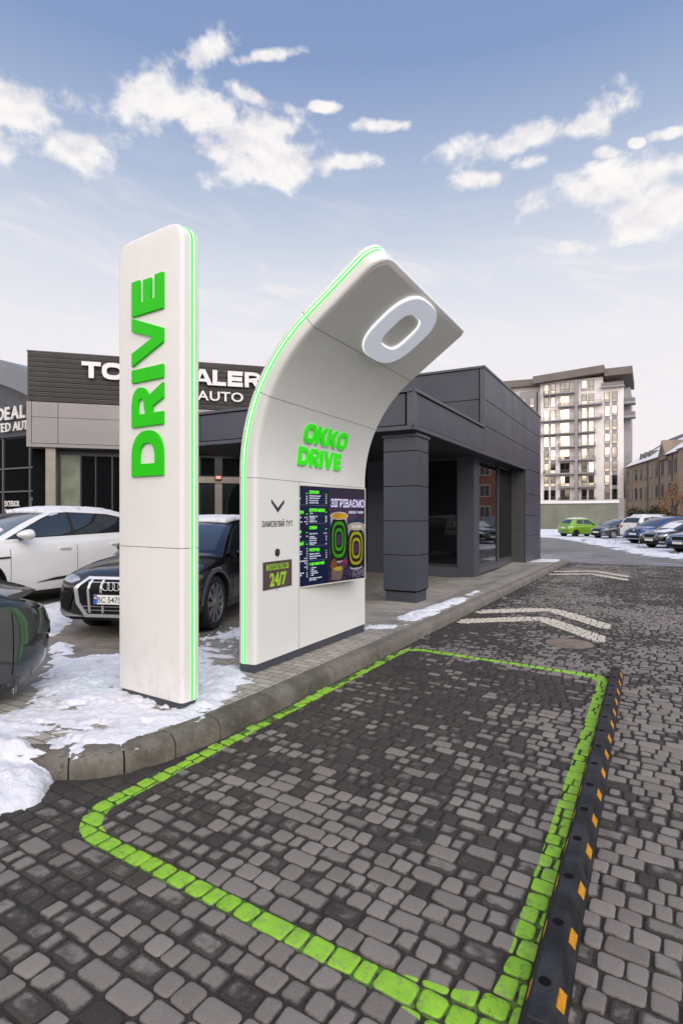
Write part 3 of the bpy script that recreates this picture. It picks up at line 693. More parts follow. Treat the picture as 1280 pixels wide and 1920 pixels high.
# ================================================================== CURVED ORDER TOTEM
TU, TV = 4.09, -3.10
def totem():
    x, y = UV(TU, TV); zb = .13
    t = thing('order_totem', 'white totem curving over the parking bay with a menu screen and a white ring', 'order totem', (x, y, zb), -R_(TH))
    Wd, Tk = 2.235, .185
    ctrl = [(0, .215), (0, .8), (0, 1.4), (0, 1.8)]+[(1.485*(1-math.cos(R_(a))), 1.95+1.485*math.sin(R_(a))) for a in np.linspace(0, 54, 19)]
    dirx, dirz = math.cos(R_(36)), math.sin(R_(36)); Lt = .800
    pts = [Vector((a, z)) for a, z in ctrl]
    # smooth resample
    fine = []
    for i in range(len(pts)-1):
        p0, p1, p2, p3 = pts[max(i-1, 0)], pts[i], pts[i+1], pts[min(i+2, len(pts)-1)]
        n = 2
        for k in range(n):
            s = k/n; fine.append(.5*((2*p1)+(p2-p0)*s+(2*p0-5*p1+4*p2-p3)*s*s+(3*p1-p0-3*p2+p3)*s**3))
    tip0 = pts[-1]
    RT = .17
    ts = [0, .1, .2, .35, .5, Lt-RT]+[Lt-RT+RT*math.sin(R_(a)) for a in np.linspace(8, 88, 11)]
    n_arc = len(fine)
    prof = [(p, None) for p in fine]+[(tip0+Vector((dirx, dirz))*s, s) for s in ts]
    P2 = [p for p, _ in prof]; nor = []
    for i in range(len(P2)):
        d = (P2[min(i+1, len(P2)-1)]-P2[max(i-1, 0)]).normalized(); nor.append(Vector((d.y, -d.x)))
    def brange(s):
        if s is None or s <= Lt-RT: return 0., Wd
        k = s-(Lt-RT); c = RT-math.sqrt(max(0, RT*RT-k*k)); r2 = .05; k2 = max(0, s-(Lt-r2)); c2 = r2-math.sqrt(max(0, r2*r2-k2*k2)); return c, Wd-c2
    def ptw(i, b, off):                          # point on the profile, offset along outward (road side) normal
        p = P2[i]+nor[i]*off; return (p.x, b, p.y-zb)
    m = MB(); rings = []
    rc = .030
    for i, (p, s) in enumerate(prof):
        b0, b1 = brange(s); r = []
        for cx, cy, a0 in ((b1-rc, -rc, 0), (b0+rc, -rc, 90), (b0+rc, -Tk+rc, 180), (b1-rc, -Tk+rc, 270)):
            for q in range(4):
                a = R_(a0+30*q); r.append(ptw(i, cx+rc*math.cos(a), cy+rc*math.sin(a)))
        rings.append(r)
    m.loft(rings); m.build('body', CREAM, t, True, angle=38)
    # inset face panel: shows as the slightly greyer front sheet inside a narrow frame
    fp = MB(); rows = []
    for i, (p, s) in enumerate(prof):
        if s is not None and s > Lt-.03: continue
        b0, b1 = brange(s)
        if s is not None and s > Lt-.03-RT:
            k = min(1, (s-(Lt-.03-RT))/RT); b0 = max(b0, RT-RT*math.sqrt(max(0, 1-k*k)))
        b0 += .046; b1 -= .016
        rows.append([ptw(i, b0, .0022), ptw(i, b1, .0022), ptw(i, b1, -.008), ptw(i, b0, -.008)])
    fp.loft(rows); fp.build('face_panel', mat('face_sheet', (.76, .75, .715), .42, noise=.025, nscale=1.2, rvar=.1), t, True, angle=38)
    # seams
    sm = MB()
    def seam_at(i, fr):
        a = []
        for off in (0, .004):
            p = P2[i].lerp(P2[min(i+1, len(P2)-1)], fr); d = (P2[i+1]-P2[i]).normalized(); p = p+d*off; n_ = Vector((d.y, -d.x)); ring = []; r2 = rc+.0008
            for cx, cy, a0 in ((Wd-rc, -rc, 0), (rc, -rc, 90), (rc, -Tk+rc, 180), (Wd-rc, -Tk+rc, 270)):
                for q in range(6):
                    an = R_(a0+18*q); bb, cc_ = cx+r2*math.cos(an), cy+r2*math.sin(an)
                    if cc_ > -.0005 and .03 < bb < Wd-.01: cc_ = .0034
                    ring.append((p.x+n_.x*cc_, bb, p.y+n_.y*cc_-zb))
            a.append(ring)
        sm.loft(a, caps=False)
    def idx(z): 
        for i in range(len(P2)-1):
            if P2[i].y <= z < P2[i+1].y: return i, (z-P2[i].y)/(P2[i+1].y-P2[i].y)
    for z in (1.889, 2.60, 3.145): seam_at(*idx(z))
    sm.box(.0012, .0036, .7215, .7245, .22-zb, 1.889-zb)
    sm.build('seam', SEAM, t)
    m = MB(); m.box(-Tk+.012, -.010, .012, Wd-.012, -.12, .217-zb); m.build('plinth', PLINTH, t)
    # LED line on both narrow ends
    for side in (0, 1):
        g = MB(); c = MB()
        for mb, o0, o1, out in ((g, -.138, -.127, .007), (g, -.113, -.102, .007), (c, -.127, -.113, .005)):
            ri = []
            for i, (p, s) in enumerate(prof):
                b0, b1 = brange(s); e = b0 if side == 0 else b1; sg = -1 if side == 0 else 1
                if i == 0: pass
                ri.append([ptw(i, e+sg*out, o0), ptw(i, e+sg*out, o1), ptw(i, e-sg*.01, o1), ptw(i, e-sg*.01, o0)])
            mb.loft(ri)
        led = g.build('led_strip', LEDG, t); c.build('led_core', LEDW, led)
    # lettering on the curve: text x -> +y(b), text y -> up the face, extrude -> outward
    def face_M(z, b, off):
        i, fr = idx(z); p = P2[i].lerp(P2[i+1], fr); d = (P2[i+1]-P2[i]).normalized(); n_ = Vector((d.y, -d.x))
        o = Vector((p.x+n_.x*off, b, p.y+n_.y*off-zb))
        return Matrix(((0, d.x, n_.x, o.x), (1, 0, 0, o.y), (0, d.y, n_.y, o.z), (0, 0, 0, 1)))
    cap = .182
    for word, z, b in (('OKKO', 2.298, .715), ('DRIVE', 2.062, .680)):
        ws = {'O': .205, 'K': .19, 'D': .19, 'R': .168, 'I': .048, 'V': .19, 'E': .142}
        tot = sum(ws[c] for c in word); gap = ((.885 if word == 'OKKO' else .865)-tot)/(len(word)-1)
        for ch in word:
            M = face_M(z, b, .014); mb = MB(); w = ws[ch]
            outline(mb, [[(q[0]*cap, q[1]*cap) for q in lp] for lp in letter(ch, w/cap, .235)], .012, M, bev=.002)
            mb.build('letter', GREENLIT, t); b += w+gap
    # ring emblem on the sloping part
    bc, tcn = 1.115, .386
    o = Vector((tip0.x+dirx*tcn, bc, tip0.y+dirz*tcn-zb)); n_ = Vector((dirz, -dirx))
    def eM(off): return Matrix(((0, dirx, n_.x, o.x+n_.x*off), (1, 0, 0, o.y), (0, dirz, n_.y, o.z+n_.y*off), (0, 0, 0, 1)))
    lo = arc(0, 0, .437, .372, 0, 355, 64, 2.75); li = arc(0, 0, .215, .205, 0, 354, 52, 3.3)
    mb = MB(); outline(mb, [lo, li], .009, eM(.026)); em = mb.build('emblem', EMBL, t)
    mb = MB(); outline(mb, [[(a*1.012, b*1.014) for a, b in lo], [(a*.975, b*.975) for a, b in li]], .008, eM(.010)); mb.build('emblem_edge', EMBLE, em)
    # marks on the flat panel: local plane a = 0, b along y, z up
    def pM(b, z, off=.0038): return Matrix(((0, 0, 1, off), (1, 0, 0, b), (0, 1, 0, z-zb), (0, 0, 0, 1)))
    mb = MB(); outline(mb, [[(-.105, .062), (-.105, .03), (0, -.062), (.105, .03), (.105, .062), (0, -.018)]], .001, pM(.353, 1.642)); mb.build('chevron_mark', INK, t)
    mb = MB(); text(mb, 'ЗАМОВЛЯЙ ТУТ', .0745, pM(.353, 1.447), .001, .012, .86, 'CENTER'); mb.build('panel_text', INK, t)
    l = MB(); l.lathe([(.0, -.004), (.036, -.004), (.036, .007), (.030, .009), (.026, .005), (.0, .004)], 28, 'x', M=Matrix.Translation((.003, .342, 1.203-zb)))
    le = l.build('camera_lens', BLKPL, t, True); l = MB(); l.lathe([(0, 0), (.014, 0), (.012, .004), (0, .0055)], 16, 'x', M=Matrix.Translation((.006, .342, 1.203-zb))); l.build('lens_glass', CARGL, le, True)
    l = MB(); l.lathe([(0, 0), (.006, 0), (.006, .003), (0, .003)], 12, 'x', M=Matrix.Translation((.003, .342, .852-zb))); l.build('screw', INK, t)
    # 24/7 poster
    mb = MB(); mb.box(.003, .0065, .115, .587, .866-zb, 1.124-zb); po = mb.build('poster', mat('poster_brown', (.085, .052, .055), .35, noise=.22, nscale=5), t)
    mb = MB(); mb.add([(.0076, .165, 1.045-zb), (.0076, .53, 1.045-zb), (.0076, .522, 1.098-zb), (.0076, .172, 1.098-zb)], [(0, 1, 2, 3)]); mb.box(.0066, .0074, .167, .526, 1.047-zb, 1.096-zb)
    LIME = mat('poster_lime', (.36, .60, .03), .4, noise=.08)
    mb.build('poster_band', LIME, po)
    mb = MB(); text(mb, 'ЗАМОВЛЯЙ', .058, pM(.347, 1.052, .0086), .0005, .018, .98, 'CENTER'); mb.build('poster_text', INK, po)
    mb = MB(); text(mb, '24/7', .163, pM(.352, .897, .0076), .0005, .042, .92, 'CENTER'); mb.build('poster_number', LIME, po)
    # swung-out double menu screen: hinged at b=.7245 on the face, turned 10 degrees towards the driver
    al = R_(10.5); H0, H1 = .822, 1.866
    Ms = Matrix(((math.sin(al), 0, math.cos(al), .0), (math.cos(al), 0, -math.sin(al), .7246), (0, 1, 0, -zb), (0, 0, 0, 1)))
    # local: x along the screen, y up, z out of the screen
    s0, s1 = -.125, 1.115
    sc = MB(); sc.box(s0, s1, H0, H1, -.07, -.004, bev=.004, M=Ms); scr = sc.build('menu_screen', mat('screen_case', (.62, .61, .58), .4, noise=.04), t)
    fr = MB()
    for a in ((s0, s1, H1-.012, H1, -.006, .004), (s0, s1, H0, H0+.012, -.006, .004), (s1-.012, s1, H0+.012, H1-.012, -.006, .004)): fr.box(*a, M=Ms)
    fr.build('screen_frame', mat('screen_trim', (.72, .70, .63), .35, .2, noise=.04), scr)
    fr = MB(); fr.box(.466, .478, H0+.012, H1-.012, -.005, .001, M=Ms); fr.build('divider', BLKPL, scr)
    NAVY = mat('screen_navy', (.006, .010, .035), .22, noise=.25, nscale=2.2, emit=(.008, .014, .05), estr=.2, spec=.12)
    d1 = MB(); d1.box(s0+.002, .466, H0+.0125, H1-.0125, -.004, 0, M=Ms); d1 = d1.build('display', NAVY, scr)
    PURP = bpy.data.materials.new('screen_photo'); PURP.use_nodes = True; q = PURP.node_tree; pb = q.nodes['Principled BSDF']
    cc_ = nd(q, 'ShaderNodeTexCoord').outputs['Object']; zz = nd(q, 'ShaderNodeSeparateXYZ', {0: cc_}).outputs[2]
    nn_ = nd(q, 'ShaderNodeTexNoise', {'Vector': cc_, 'Scale': 4.5, 'Detail': 5}).outputs[0]
    pc = mixc(q, sstep(q, nn_, .42, .62), (.010, .008, .02), (.075, .04, .085)); pc = mixc(q, sstep(q, zz, 1.15, 1.7), pc, (.022, .014, .032))
    q.links.new(pc, pb.inputs['Base Color']); q.links.new(pc, pb.inputs['Emission Color']); pb.inputs['Specular IOR Level'].default_value = .12; pb.inputs['Emission Strength'].default_value = .3; pb.inputs['Roughness'].default_value = .2
    d2 = MB(); d2.box(.478, s1-.0125, H0+.0125, H1-.0125, -.004, 0, M=Ms); d2 = d2.build('display', PURP, scr)
    LG = mat('menu_green', (.12, .75, .01), .5, emit=(.10, .85, .01), estr=.75)
    LW = mat('menu_white', (.6, .62, .72), .5, emit=(.62, .66, .80), estr=.55)
    LN = mat('menu_rule', (.10, .14, .20), .5, emit=(.12, .16, .22), estr=.4)
    def sM(x, y, off=.0012): return Ms @ Matrix.Translation((x, y, off))
    # pixel rows of the board (fraction of height from the top)
    def fy(f): return H1-f*(H1-H0)
    wt = MB()
    def W_(s_, x, f, sz=.019, al='LEFT', b=.012, mb=None): text(mb or wt, s_, sz, sM(x, fy(f)), .0003, b, .9, al)
    cx, rx = .155, .43                             # second column
    heads = [('БУРГЕРИ', .085), ('БУРГЕР-МЕНЮ', .262), ('СНЕКИ', .435), ('ВИПУЧКА', .655), ('А ЩЕ ЗАМОВЛЯЙ', .790)]
    for s_, f in heads: gt = MB(); text(gt, s_, .042 if len(s_) < 12 else .034, sM(cx, fy(f)), .0003, .035, .80); gt.build('menu_heading', LG, d1)
    for f in (.20, .38, .60, .745): rl = MB(); rl.box(cx, rx, fy(f), fy(f)+.0025, .0005, .0012, M=Ms); rl.build('menu_rule', LN, d1)
    rows = [('Фірмовий класичний', '155', .112), ('Фірмовий курячий', '150', .134), ('Фірмовий чедер', '165', .158), ('Курячий біг ханк', '154', .18),
            ('з Рісkо', '', .285), ('Фірмовий + фрі', '245', .315), ('та напій 0,5', '250', .331), ('Курячий + фрі', '240', .366), ('та соус 25', '235', .350),
            ('Курячі нагетси', '65 / 95', .485), ('Картопля', '75', .515), ('по-селянськи', '95', .531), ('Картопля фрі', '75', .553), ('Креветки фрі', '', .577), ('з соусом', '125', .592),
            ('Пиріжок з вишнею', '45', .685), ('Круасан мигдальний', '59', .708), ('Круасан шок.', '55', .729),
            ('  — капучино', '', .822), ('  — лате', '', .840), ('  — флет вайт', '', .858), ('  — гарячий чай', '', .876), ('  — раф', '', .894), ('Ціни вказано у гривнях', '', .925), ('Вага у меню', '', .942)]
    for a, p, f in rows:
        W_(a, cx, f); 
        if p: W_(p, rx, f, al='RIGHT')
    for f in (.09, .27, .44, .66): gt = MB(); W_('грн', rx, f, .016, 'RIGHT', mb=gt); gt.build('unit_text', LG, d1)
    # first column, cut by the cream panel edge
    for s_, f in (('ОГИ', .285), ('И', .475), ('ЧАЙ', .590)): gt = MB(); text(gt, s_, .042, sM(.068 if s_ != 'И' else .035, fy(f)), .0003, .035, .8, 'RIGHT'); gt.build('menu_heading', LG, d1)
    for f in (.088, .29, .47, .585): gt = MB(); W_('грн', .128, f, .016, 'RIGHT', mb=gt); gt.build('unit_text', LG, d1)
    for f, a in ((.120, '210'), (.142, '220'), (.163, '215'), (.187, '230'), (.325, '35 / 47'), (.345, '37'), (.368, '45 / 57'), (.39, '62'), (.51, '120'), (.63, '20'), (.655, '22'), (.678, '25'), (.70, '27'), (.725, '45 / 55'), (.748, '45 / 55'), (.77, '40 / 50'), (.79, '35'), (.81, '39 / 45'), (.83, '32'), (.865, '30'), (.885, '28'), (.905, '25')): W_(a, .128, f, .019, 'RIGHT')
    for f, a in ((.142, 'ий'), (.187, 'а'), (.325, 'ний'), (.368, 'с мок'), (.51, 'кий'), (.655, 'рний'), (.678, 'ений'), (.748, 'капучино'), (.865, 'гарячий'), (.885, 'кава')): W_(a, .004, f, .019)
    for f in (.20, .56): rl = MB(); rl.box(.003, .128, fy(f), fy(f)+.0025, .0005, .0012, M=Ms); rl.build('menu_rule', LN, d1)
    wt.build('menu_text', LW, d1)
    # right display: headline and the drinks picture
    wt = MB(); text(wt, 'ЗІГРІВАЄМО', .118, sM(.794, 1.645), .0003, .017, .80, 'CENTER'); text(wt, 'кавою і чаєм', .050, sM(1.075, 1.575), .0003, .008, .86, 'RIGHT')
    wt.build('headline', mat('headline_lilac', (.5, .48, .68), .5, emit=(.55, .53, .75), estr=.6), d2)
    def flat(loops, off, mname, col, es=.45):
        mb = MB(); outline(mb, loops, .0002, Ms @ Matrix.Translation((0, 0, off)))
        return mb.build('picture', mat(mname, col, .4, noise=.25, nscale=6, emit=col, estr=es*.5, spec=.12), d2)
    def cup(cx, top, bot, wt_, wb, col, dark, drink, base_off):
        flat([[(cx-wt_, top), (cx+wt_, top), (cx+wb, bot)]+arc(cx, bot, wb, .022, 0, -180, 10)+[(cx-wb, bot)]], base_off, 'pic_white', (.26, .26, .29))
        n = 5; k = 0
        for i in range(n):
            s = 1-i*.155; ctr = (top*.47+bot*.53)
            flat([arc(cx, ctr, wt_*.97*s if i else wt_*.97, (top-bot)*.475*s, 0, 352, 40, 3.0 if i else 4)], base_off+.0006*(i+1), 'pic_dark' if (i % 2 == 0) else 'pic_'+mk(col), dark if (i % 2 == 0) else col)
        flat([arc(cx, (top*.47+bot*.53), wt_*.30, (top-bot)*.13, 0, 350, 30, 3.2)], base_off+.0045, 'pic_label', (.05, .02, .06))
        flat([arc(cx, top, wt_*1.08, wt_*.30, 0, 350, 36)], base_off+.005, 'pic_rim', (.34, .34, .37))
        flat([arc(cx, top-.002, wt_*.96, wt_*.235, 0, 350, 36)], base_off+.0056, 'pic_'+mk(drink), drink)
    def mk(c): return '%02d%02d%02d' % tuple(int(x*99) for x in c)
    for i in range(7):     # dim shapes of the table setting behind
        flat([arc(.53+.08*i, .93+.03*(i % 3), .07, .03, 0, 350, 20)], .0006+.0001*i, 'pic_dim%d' % (i % 3), [(.03, .02, .05), (.02, .03, .06), (.05, .03, .04)][i % 3], .3)
    flat([arc(.98, 1.43, .16, .10, 0, 350, 24)], .0007, 'pic_dim1', (.02, .03, .06), .3)
    cup(.632, 1.55, 1.06, .143, .100, (.030, .20, .008), (.006, .011, .005), (.40, .22, .015), .0012)
    flat([arc(.54, 1.02, .055, .07, 0, 350, 24)], .0075, 'pic_brownfruit', (.13, .045, .015)); flat([arc(.73, 1.04, .05, .04, 0, 350, 20, 1.4)], .0075, 'pic_pink', (.15, .02, .06))
    cup(.932, 1.43, .965, .150, .108, (.25, .22, .015), (.014, .010, .004), (.30, .19, .10), .008)
    flat([arc(.93, 1.428, .10, .024, 0, 350, 24)], .0145, 'pic_foam', (.42, .40, .38))
    flat([[(.50, .99), (.71, 1.005), (.675, .87), (.64, .852), (.50, .86)]], .0085, 'pic_tea', (.10, .075, .055), .4); flat([arc(.61, .975, .075, .024, 0, 350, 20)], .0090, 'pic_lemon', (.30, .20, .02))
    sd = MB()
    for k in range(70): sd.lathe([(0, 0), (.009, 0), (.009, .0006), (0, .0006)], 6, M=sM(rnd.uniform(.87, 1.09), .86+rnd.random()*.085, .004+k*.00001))
    sd.build('picture', mat('pic_bean', (.10, .085, .11), .4, noise=.3, emit=(.12, .10, .13), estr=.3), d2)
totem()

# ================================================================== LANE SEPARATOR
def separator():
    RB = mat('black_rubber', (.007, .007, .008), .6, spec=.3, col2=(.030, .031, .037), nscale=7, bump=.35, bscale=45, rvar=.3)
    YL = mat('reflector_amber', (.66, .29, .008), .45, noise=.22, nscale=30)
    a = Vector(UV(1.72, -.292)); b = Vector(UV(6.30, -.30)); n = 5; L = (b-a).length/n; d = (b-a).normalized(); rz = math.atan2(d.y, d.x)-math.pi/2
    labels = ['nearest black rubber kerb block with amber patches, at the bottom of the picture', 'black rubber kerb block second from the near end of the row', 'middle black rubber kerb block of the row of five', 'black rubber kerb block second from the far end of the row', 'farthest black rubber kerb block, by the far right corner of the green bay']
    hw, H, tw = .070, .105, .033
    proto = None
    for k in range(n):
        p = a+d*(L*k); z = float(gz(p.x))
        t = thing('lane_separator', labels[k], 'lane separator', (p.x, p.y, z), rz, 'rubber lane separators')
        t.rotation_euler = (math.asin(max(-.03, min(.03, -.018*d.x)))*1, 0, rz)
        if k == 0:
            secs = [(-hw, 0), (-hw+.008, .022), (-hw+.016, .028), (-tw-.004, H-.012), (-tw+.006, H), (tw-.006, H), (tw+.004, H-.012), (hw-.016, .028), (hw-.008, .022), (hw, 0)]
            m = MB(); ys = [.004, .008, .03, .30, .62, L-.03, L-.008, L-.004] 
            rings = []
            for i, y in enumerate(ys):
                s = .93 if i in (0, len(ys)-1) else (.985 if i in (1, len(ys)-2) else 1)
                rings.append([(x*(s if zz > .03 else 1), y, max(zz*s, .0)-.008) for x, zz in secs])
            m.loft(rings); body = m.build('body', RB, t, True, angle=28); kids = [body]
            ext = []
            for i in range(3):                   # bolt holes down the ridge
                y = L*(.17+.33*i)
                h = MB(); h.lathe([(0, -.002), (.019, -.002), (.019, .0012), (0, .0012)], 18, M=Matrix.Translation((0, y, H-.008))); ext.append(h.build('bolt_hole', DARKGAP, t))
            sl = Vector((hw-.016-tw-.004, 0, -(H-.012-.028))).normalized(); nn_ = Vector((-sl.z, 0, sl.x))
            if nn_.x < 0: nn_ = -nn_
            for sx in (1, -1):
                for i in range(3):
                    y = L*(.11+.33*i); mb = MB(); q = []
                    for f, dy in ((.15, 0), (.15, .082), (.88, .135), (.88, .053)):
                        pt = Vector((tw+.004, 0, H-.012-.008))+sl*(f*.082)
                        q.append(pt+Vector((0, y+dy, 0)))
                    q = [Vector((v.x*sx, v.y, v.z)) for v in q]; nq = Vector((nn_.x*sx, 0, nn_.z))
                    mb.add([v+nq*.0025 for v in q]+[v-nq*.004 for v in q], [(0, 1, 2, 3), (0, 4, 5, 1), (1, 5, 6, 2), (2, 6, 7, 3), (3, 7, 4, 0)]); ext.append(mb.build('reflector', YL, t))
            kids += ext; proto = kids
        else:
            for c in proto:
                o = c.copy(); COL.objects.link(o); o.parent = t
separator()
# ================================================================== PART 2
# ================================================================== DARK SHOP BUILDING
def shop():
    ox, oy = UV(14.0, -3.59); t = thing('shop_building', 'single storey shop clad in dark grey metal panels with an overhanging canopy', 'building', (ox, oy, 0), -R_(TH))
    U0 = 14.0; V0 = -3.59
    def B(m, v0, v1, u0, u1, z0, z1, mi=0, bev=0): m.box(v0-V0, v1-V0, u0-U0, u1-U0, z0, z1, mi, bev)
    core = MB()
    B(core, -9.7, -3.62, 14.01, 22.06, 3.10, 5.20)                    # upper storey
    B(core, -9.7, -3.62, 9.27, 14.0, 3.12, 3.70)                      # canopy
    B(core, -9.7, -4.10, 14.62, 22.06, -.3, 3.08)                      # ground floor behind the glass
    B(core, -4.09, -3.62, 19.20, 22.06, -.3, 3.08)                   # solid end bay
    core.build('wall', DARKGAP, t)
    pan = MB(); G = .008
    def side_panels(us, zs, v=-3.62, th=.03):                          # panels on the road side (+v)
        for a, b in zip(us[:-1], us[1:]):
            for c, d in zip(zs[:-1], zs[1:]): B(pan, v, v+th+rnd.uniform(-.0015, .0015), a+.002, b-.002, c+G, d-G, 0, .003)
    def front_panels(vs_, zs, u, th=.03):                              # panels facing the camera (-u)
        for a, b in zip(vs_[:-1], vs_[1:]):
            for c, d in zip(zs[:-1], zs[1:]): B(pan, a+G, b-G, u-th+rnd.uniform(-.0015, .0015), u, c+G, d-G, 0, .004)
    side_panels([9.36, 11.0, 12.55, 13.98], [3.13, 3.69])
    side_panels([13.98, 15.6, 17.2, 18.8, 20.4, 22.08], [3.10, 3.78, 4.43, 5.19])
    side_panels([19.20, 20.4, 22.08], [-.12, .88, 1.56, 2.28, 3.10])
    front_panels([-9.7, -8.45, -7.2, -5.4, -3.75], [3.13, 3.69], 9.27)
    front_panels([-9.7, -7.9, -5.75, -3.72], [3.78, 4.43, 5.19], 14.01)
    pan.build('cladding', ANTH, t, angle=30)
    tr = MB()                                                        # lips, corner posts and copings
    B(tr, -3.62, -3.555, 9.24, 13.93, 3.70, 3.755, 0, .004); B(tr, -9.72, -3.621, 9.205, 9.275, 3.70, 3.755, 0, .004)
    B(tr, -3.62, -3.56, 9.24, 19.19, 3.045, 3.118, 0, .004); B(tr, -9.72, -3.621, 9.21, 9.275, 3.045, 3.118, 0, .004)
    B(tr, -3.62, -3.57, 13.93, 22.12, 5.19, 5.25, 0, .004); B(tr, -9.7, -3.621, 13.945, 14.015, 5.19, 5.25, 0, .004)
    B(tr, -3.72, -3.575, 9.225, 9.355, 3.119, 3.699, 0, .006); B(tr, -3.70, -3.575, 13.965, 14.0, 3.76, 5.189, 0, .004)
    tr.build('trim', mat('anthracite_trim', (.072, .077, .096), .38, .2, noise=.08), t)
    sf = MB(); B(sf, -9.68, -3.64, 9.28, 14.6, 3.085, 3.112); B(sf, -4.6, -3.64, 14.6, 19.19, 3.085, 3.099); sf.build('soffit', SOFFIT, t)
    rf = MB(); B(rf, -9.6, -3.66, 9.3, 13.9, 3.70, 3.72); B(rf, -9.6, -3.66, 14.05, 22.0, 5.2, 5.215); rf.build('roof', mat('roof_felt', (.09, .09, .1), .9, noise=.2), t)
    # glazing: road side bay and the shop front under the canopy
    Wt = MB(); B(Wt, -4.10, -4.06, 14.97, 19.19, .16, 3.08); w = Wt.build('window', mat('frame_grey', (.09, .092, .105), .4, .2), t)
    for a, b in ((15.05, 17.19), (17.26, 19.12)): p = MB(); B(p, -4.06, -4.045, a, b, .24, 3.0); p.build('pane', GLASS, w)
    f = MB(); B(f, -4.06, -4.0, 17.195, 17.255, .16, 3.08); B(f, -4.06, -3.98, 14.97, 19.19, .0, .17, 0, .004); f.build('frame', mat('frame_grey', (0, 0, 0)), w)
    cp = MB(); B(cp, -4.42, -3.98, 14.46, 14.96, -.2, 3.085, 0, .006); cp.build('corner_post', ANTH, t)
    rv = MB(); B(rv, -4.04, -3.63, 19.165, 19.198, -.1, 3.08, 0, .003); rv.build('reveal', mat('reveal_sheet', (.075, .073, .07), .5, .1, noise=.08), t)
    for k, (a, b) in enumerate(((-6.40, -4.48), (-9.5, -7.05))):
        m = MB(); B(m, a-.06, b+.06, 14.56, 14.62, .0, 3.08); w = m.build('window', mat('frame_dark', (.03, .03, .034), .4, .1), t)
        m = MB(); B(m, a, b, 14.545, 14.56, .28, 3.0); m.build('pane', GLASS, w)
        m = MB(); B(m, a-.06, b+.06, 14.47, 14.56, -.15, .20, 0, .004); m.build('sill', PLINTH, w)
    for v in (-7.0,): m = MB(); B(m, v, v+.52, 14.40, 14.60, -.2, 3.08, 0, .005); m.build('post', ANTH, t)
    # panelled column under the canopy corner
    m = MB(); cv0, cv1, cu0, cu1 = -4.25, -3.61, 9.42, 10.02
    def C(z0, z1, g=0., bev=.006): B(m, cv0+g, cv1-g, cu0+g, cu1-g, z0, z1, 0, bev)
    C(-.05, .20, .03); zs = [.21, .845, 1.455, 2.075, 2.70]
    for a, b in zip(zs[:-1], zs[1:]): C(a+.006, b-.006)
    C(2.706, 2.955); C(2.955, 3.0, -.025, .004); C(3.0, 3.09, .01, 0)
    m.build('column', ANTH, t, angle=30)
    m = MB(); B(m, cv0+.015, cv1-.015, cu0+.015, cu1-.015, .19, 2.96); m.build('column_core', DARKGAP, t)
    m = MB(); m.lathe([(0, 0), (.02, 0), (.012, .035), (.0, .045)], 12, M=Matrix.Translation((-2.2, .05, 5.25))); m.build('lightning_stub', CHROME, t)
shop()

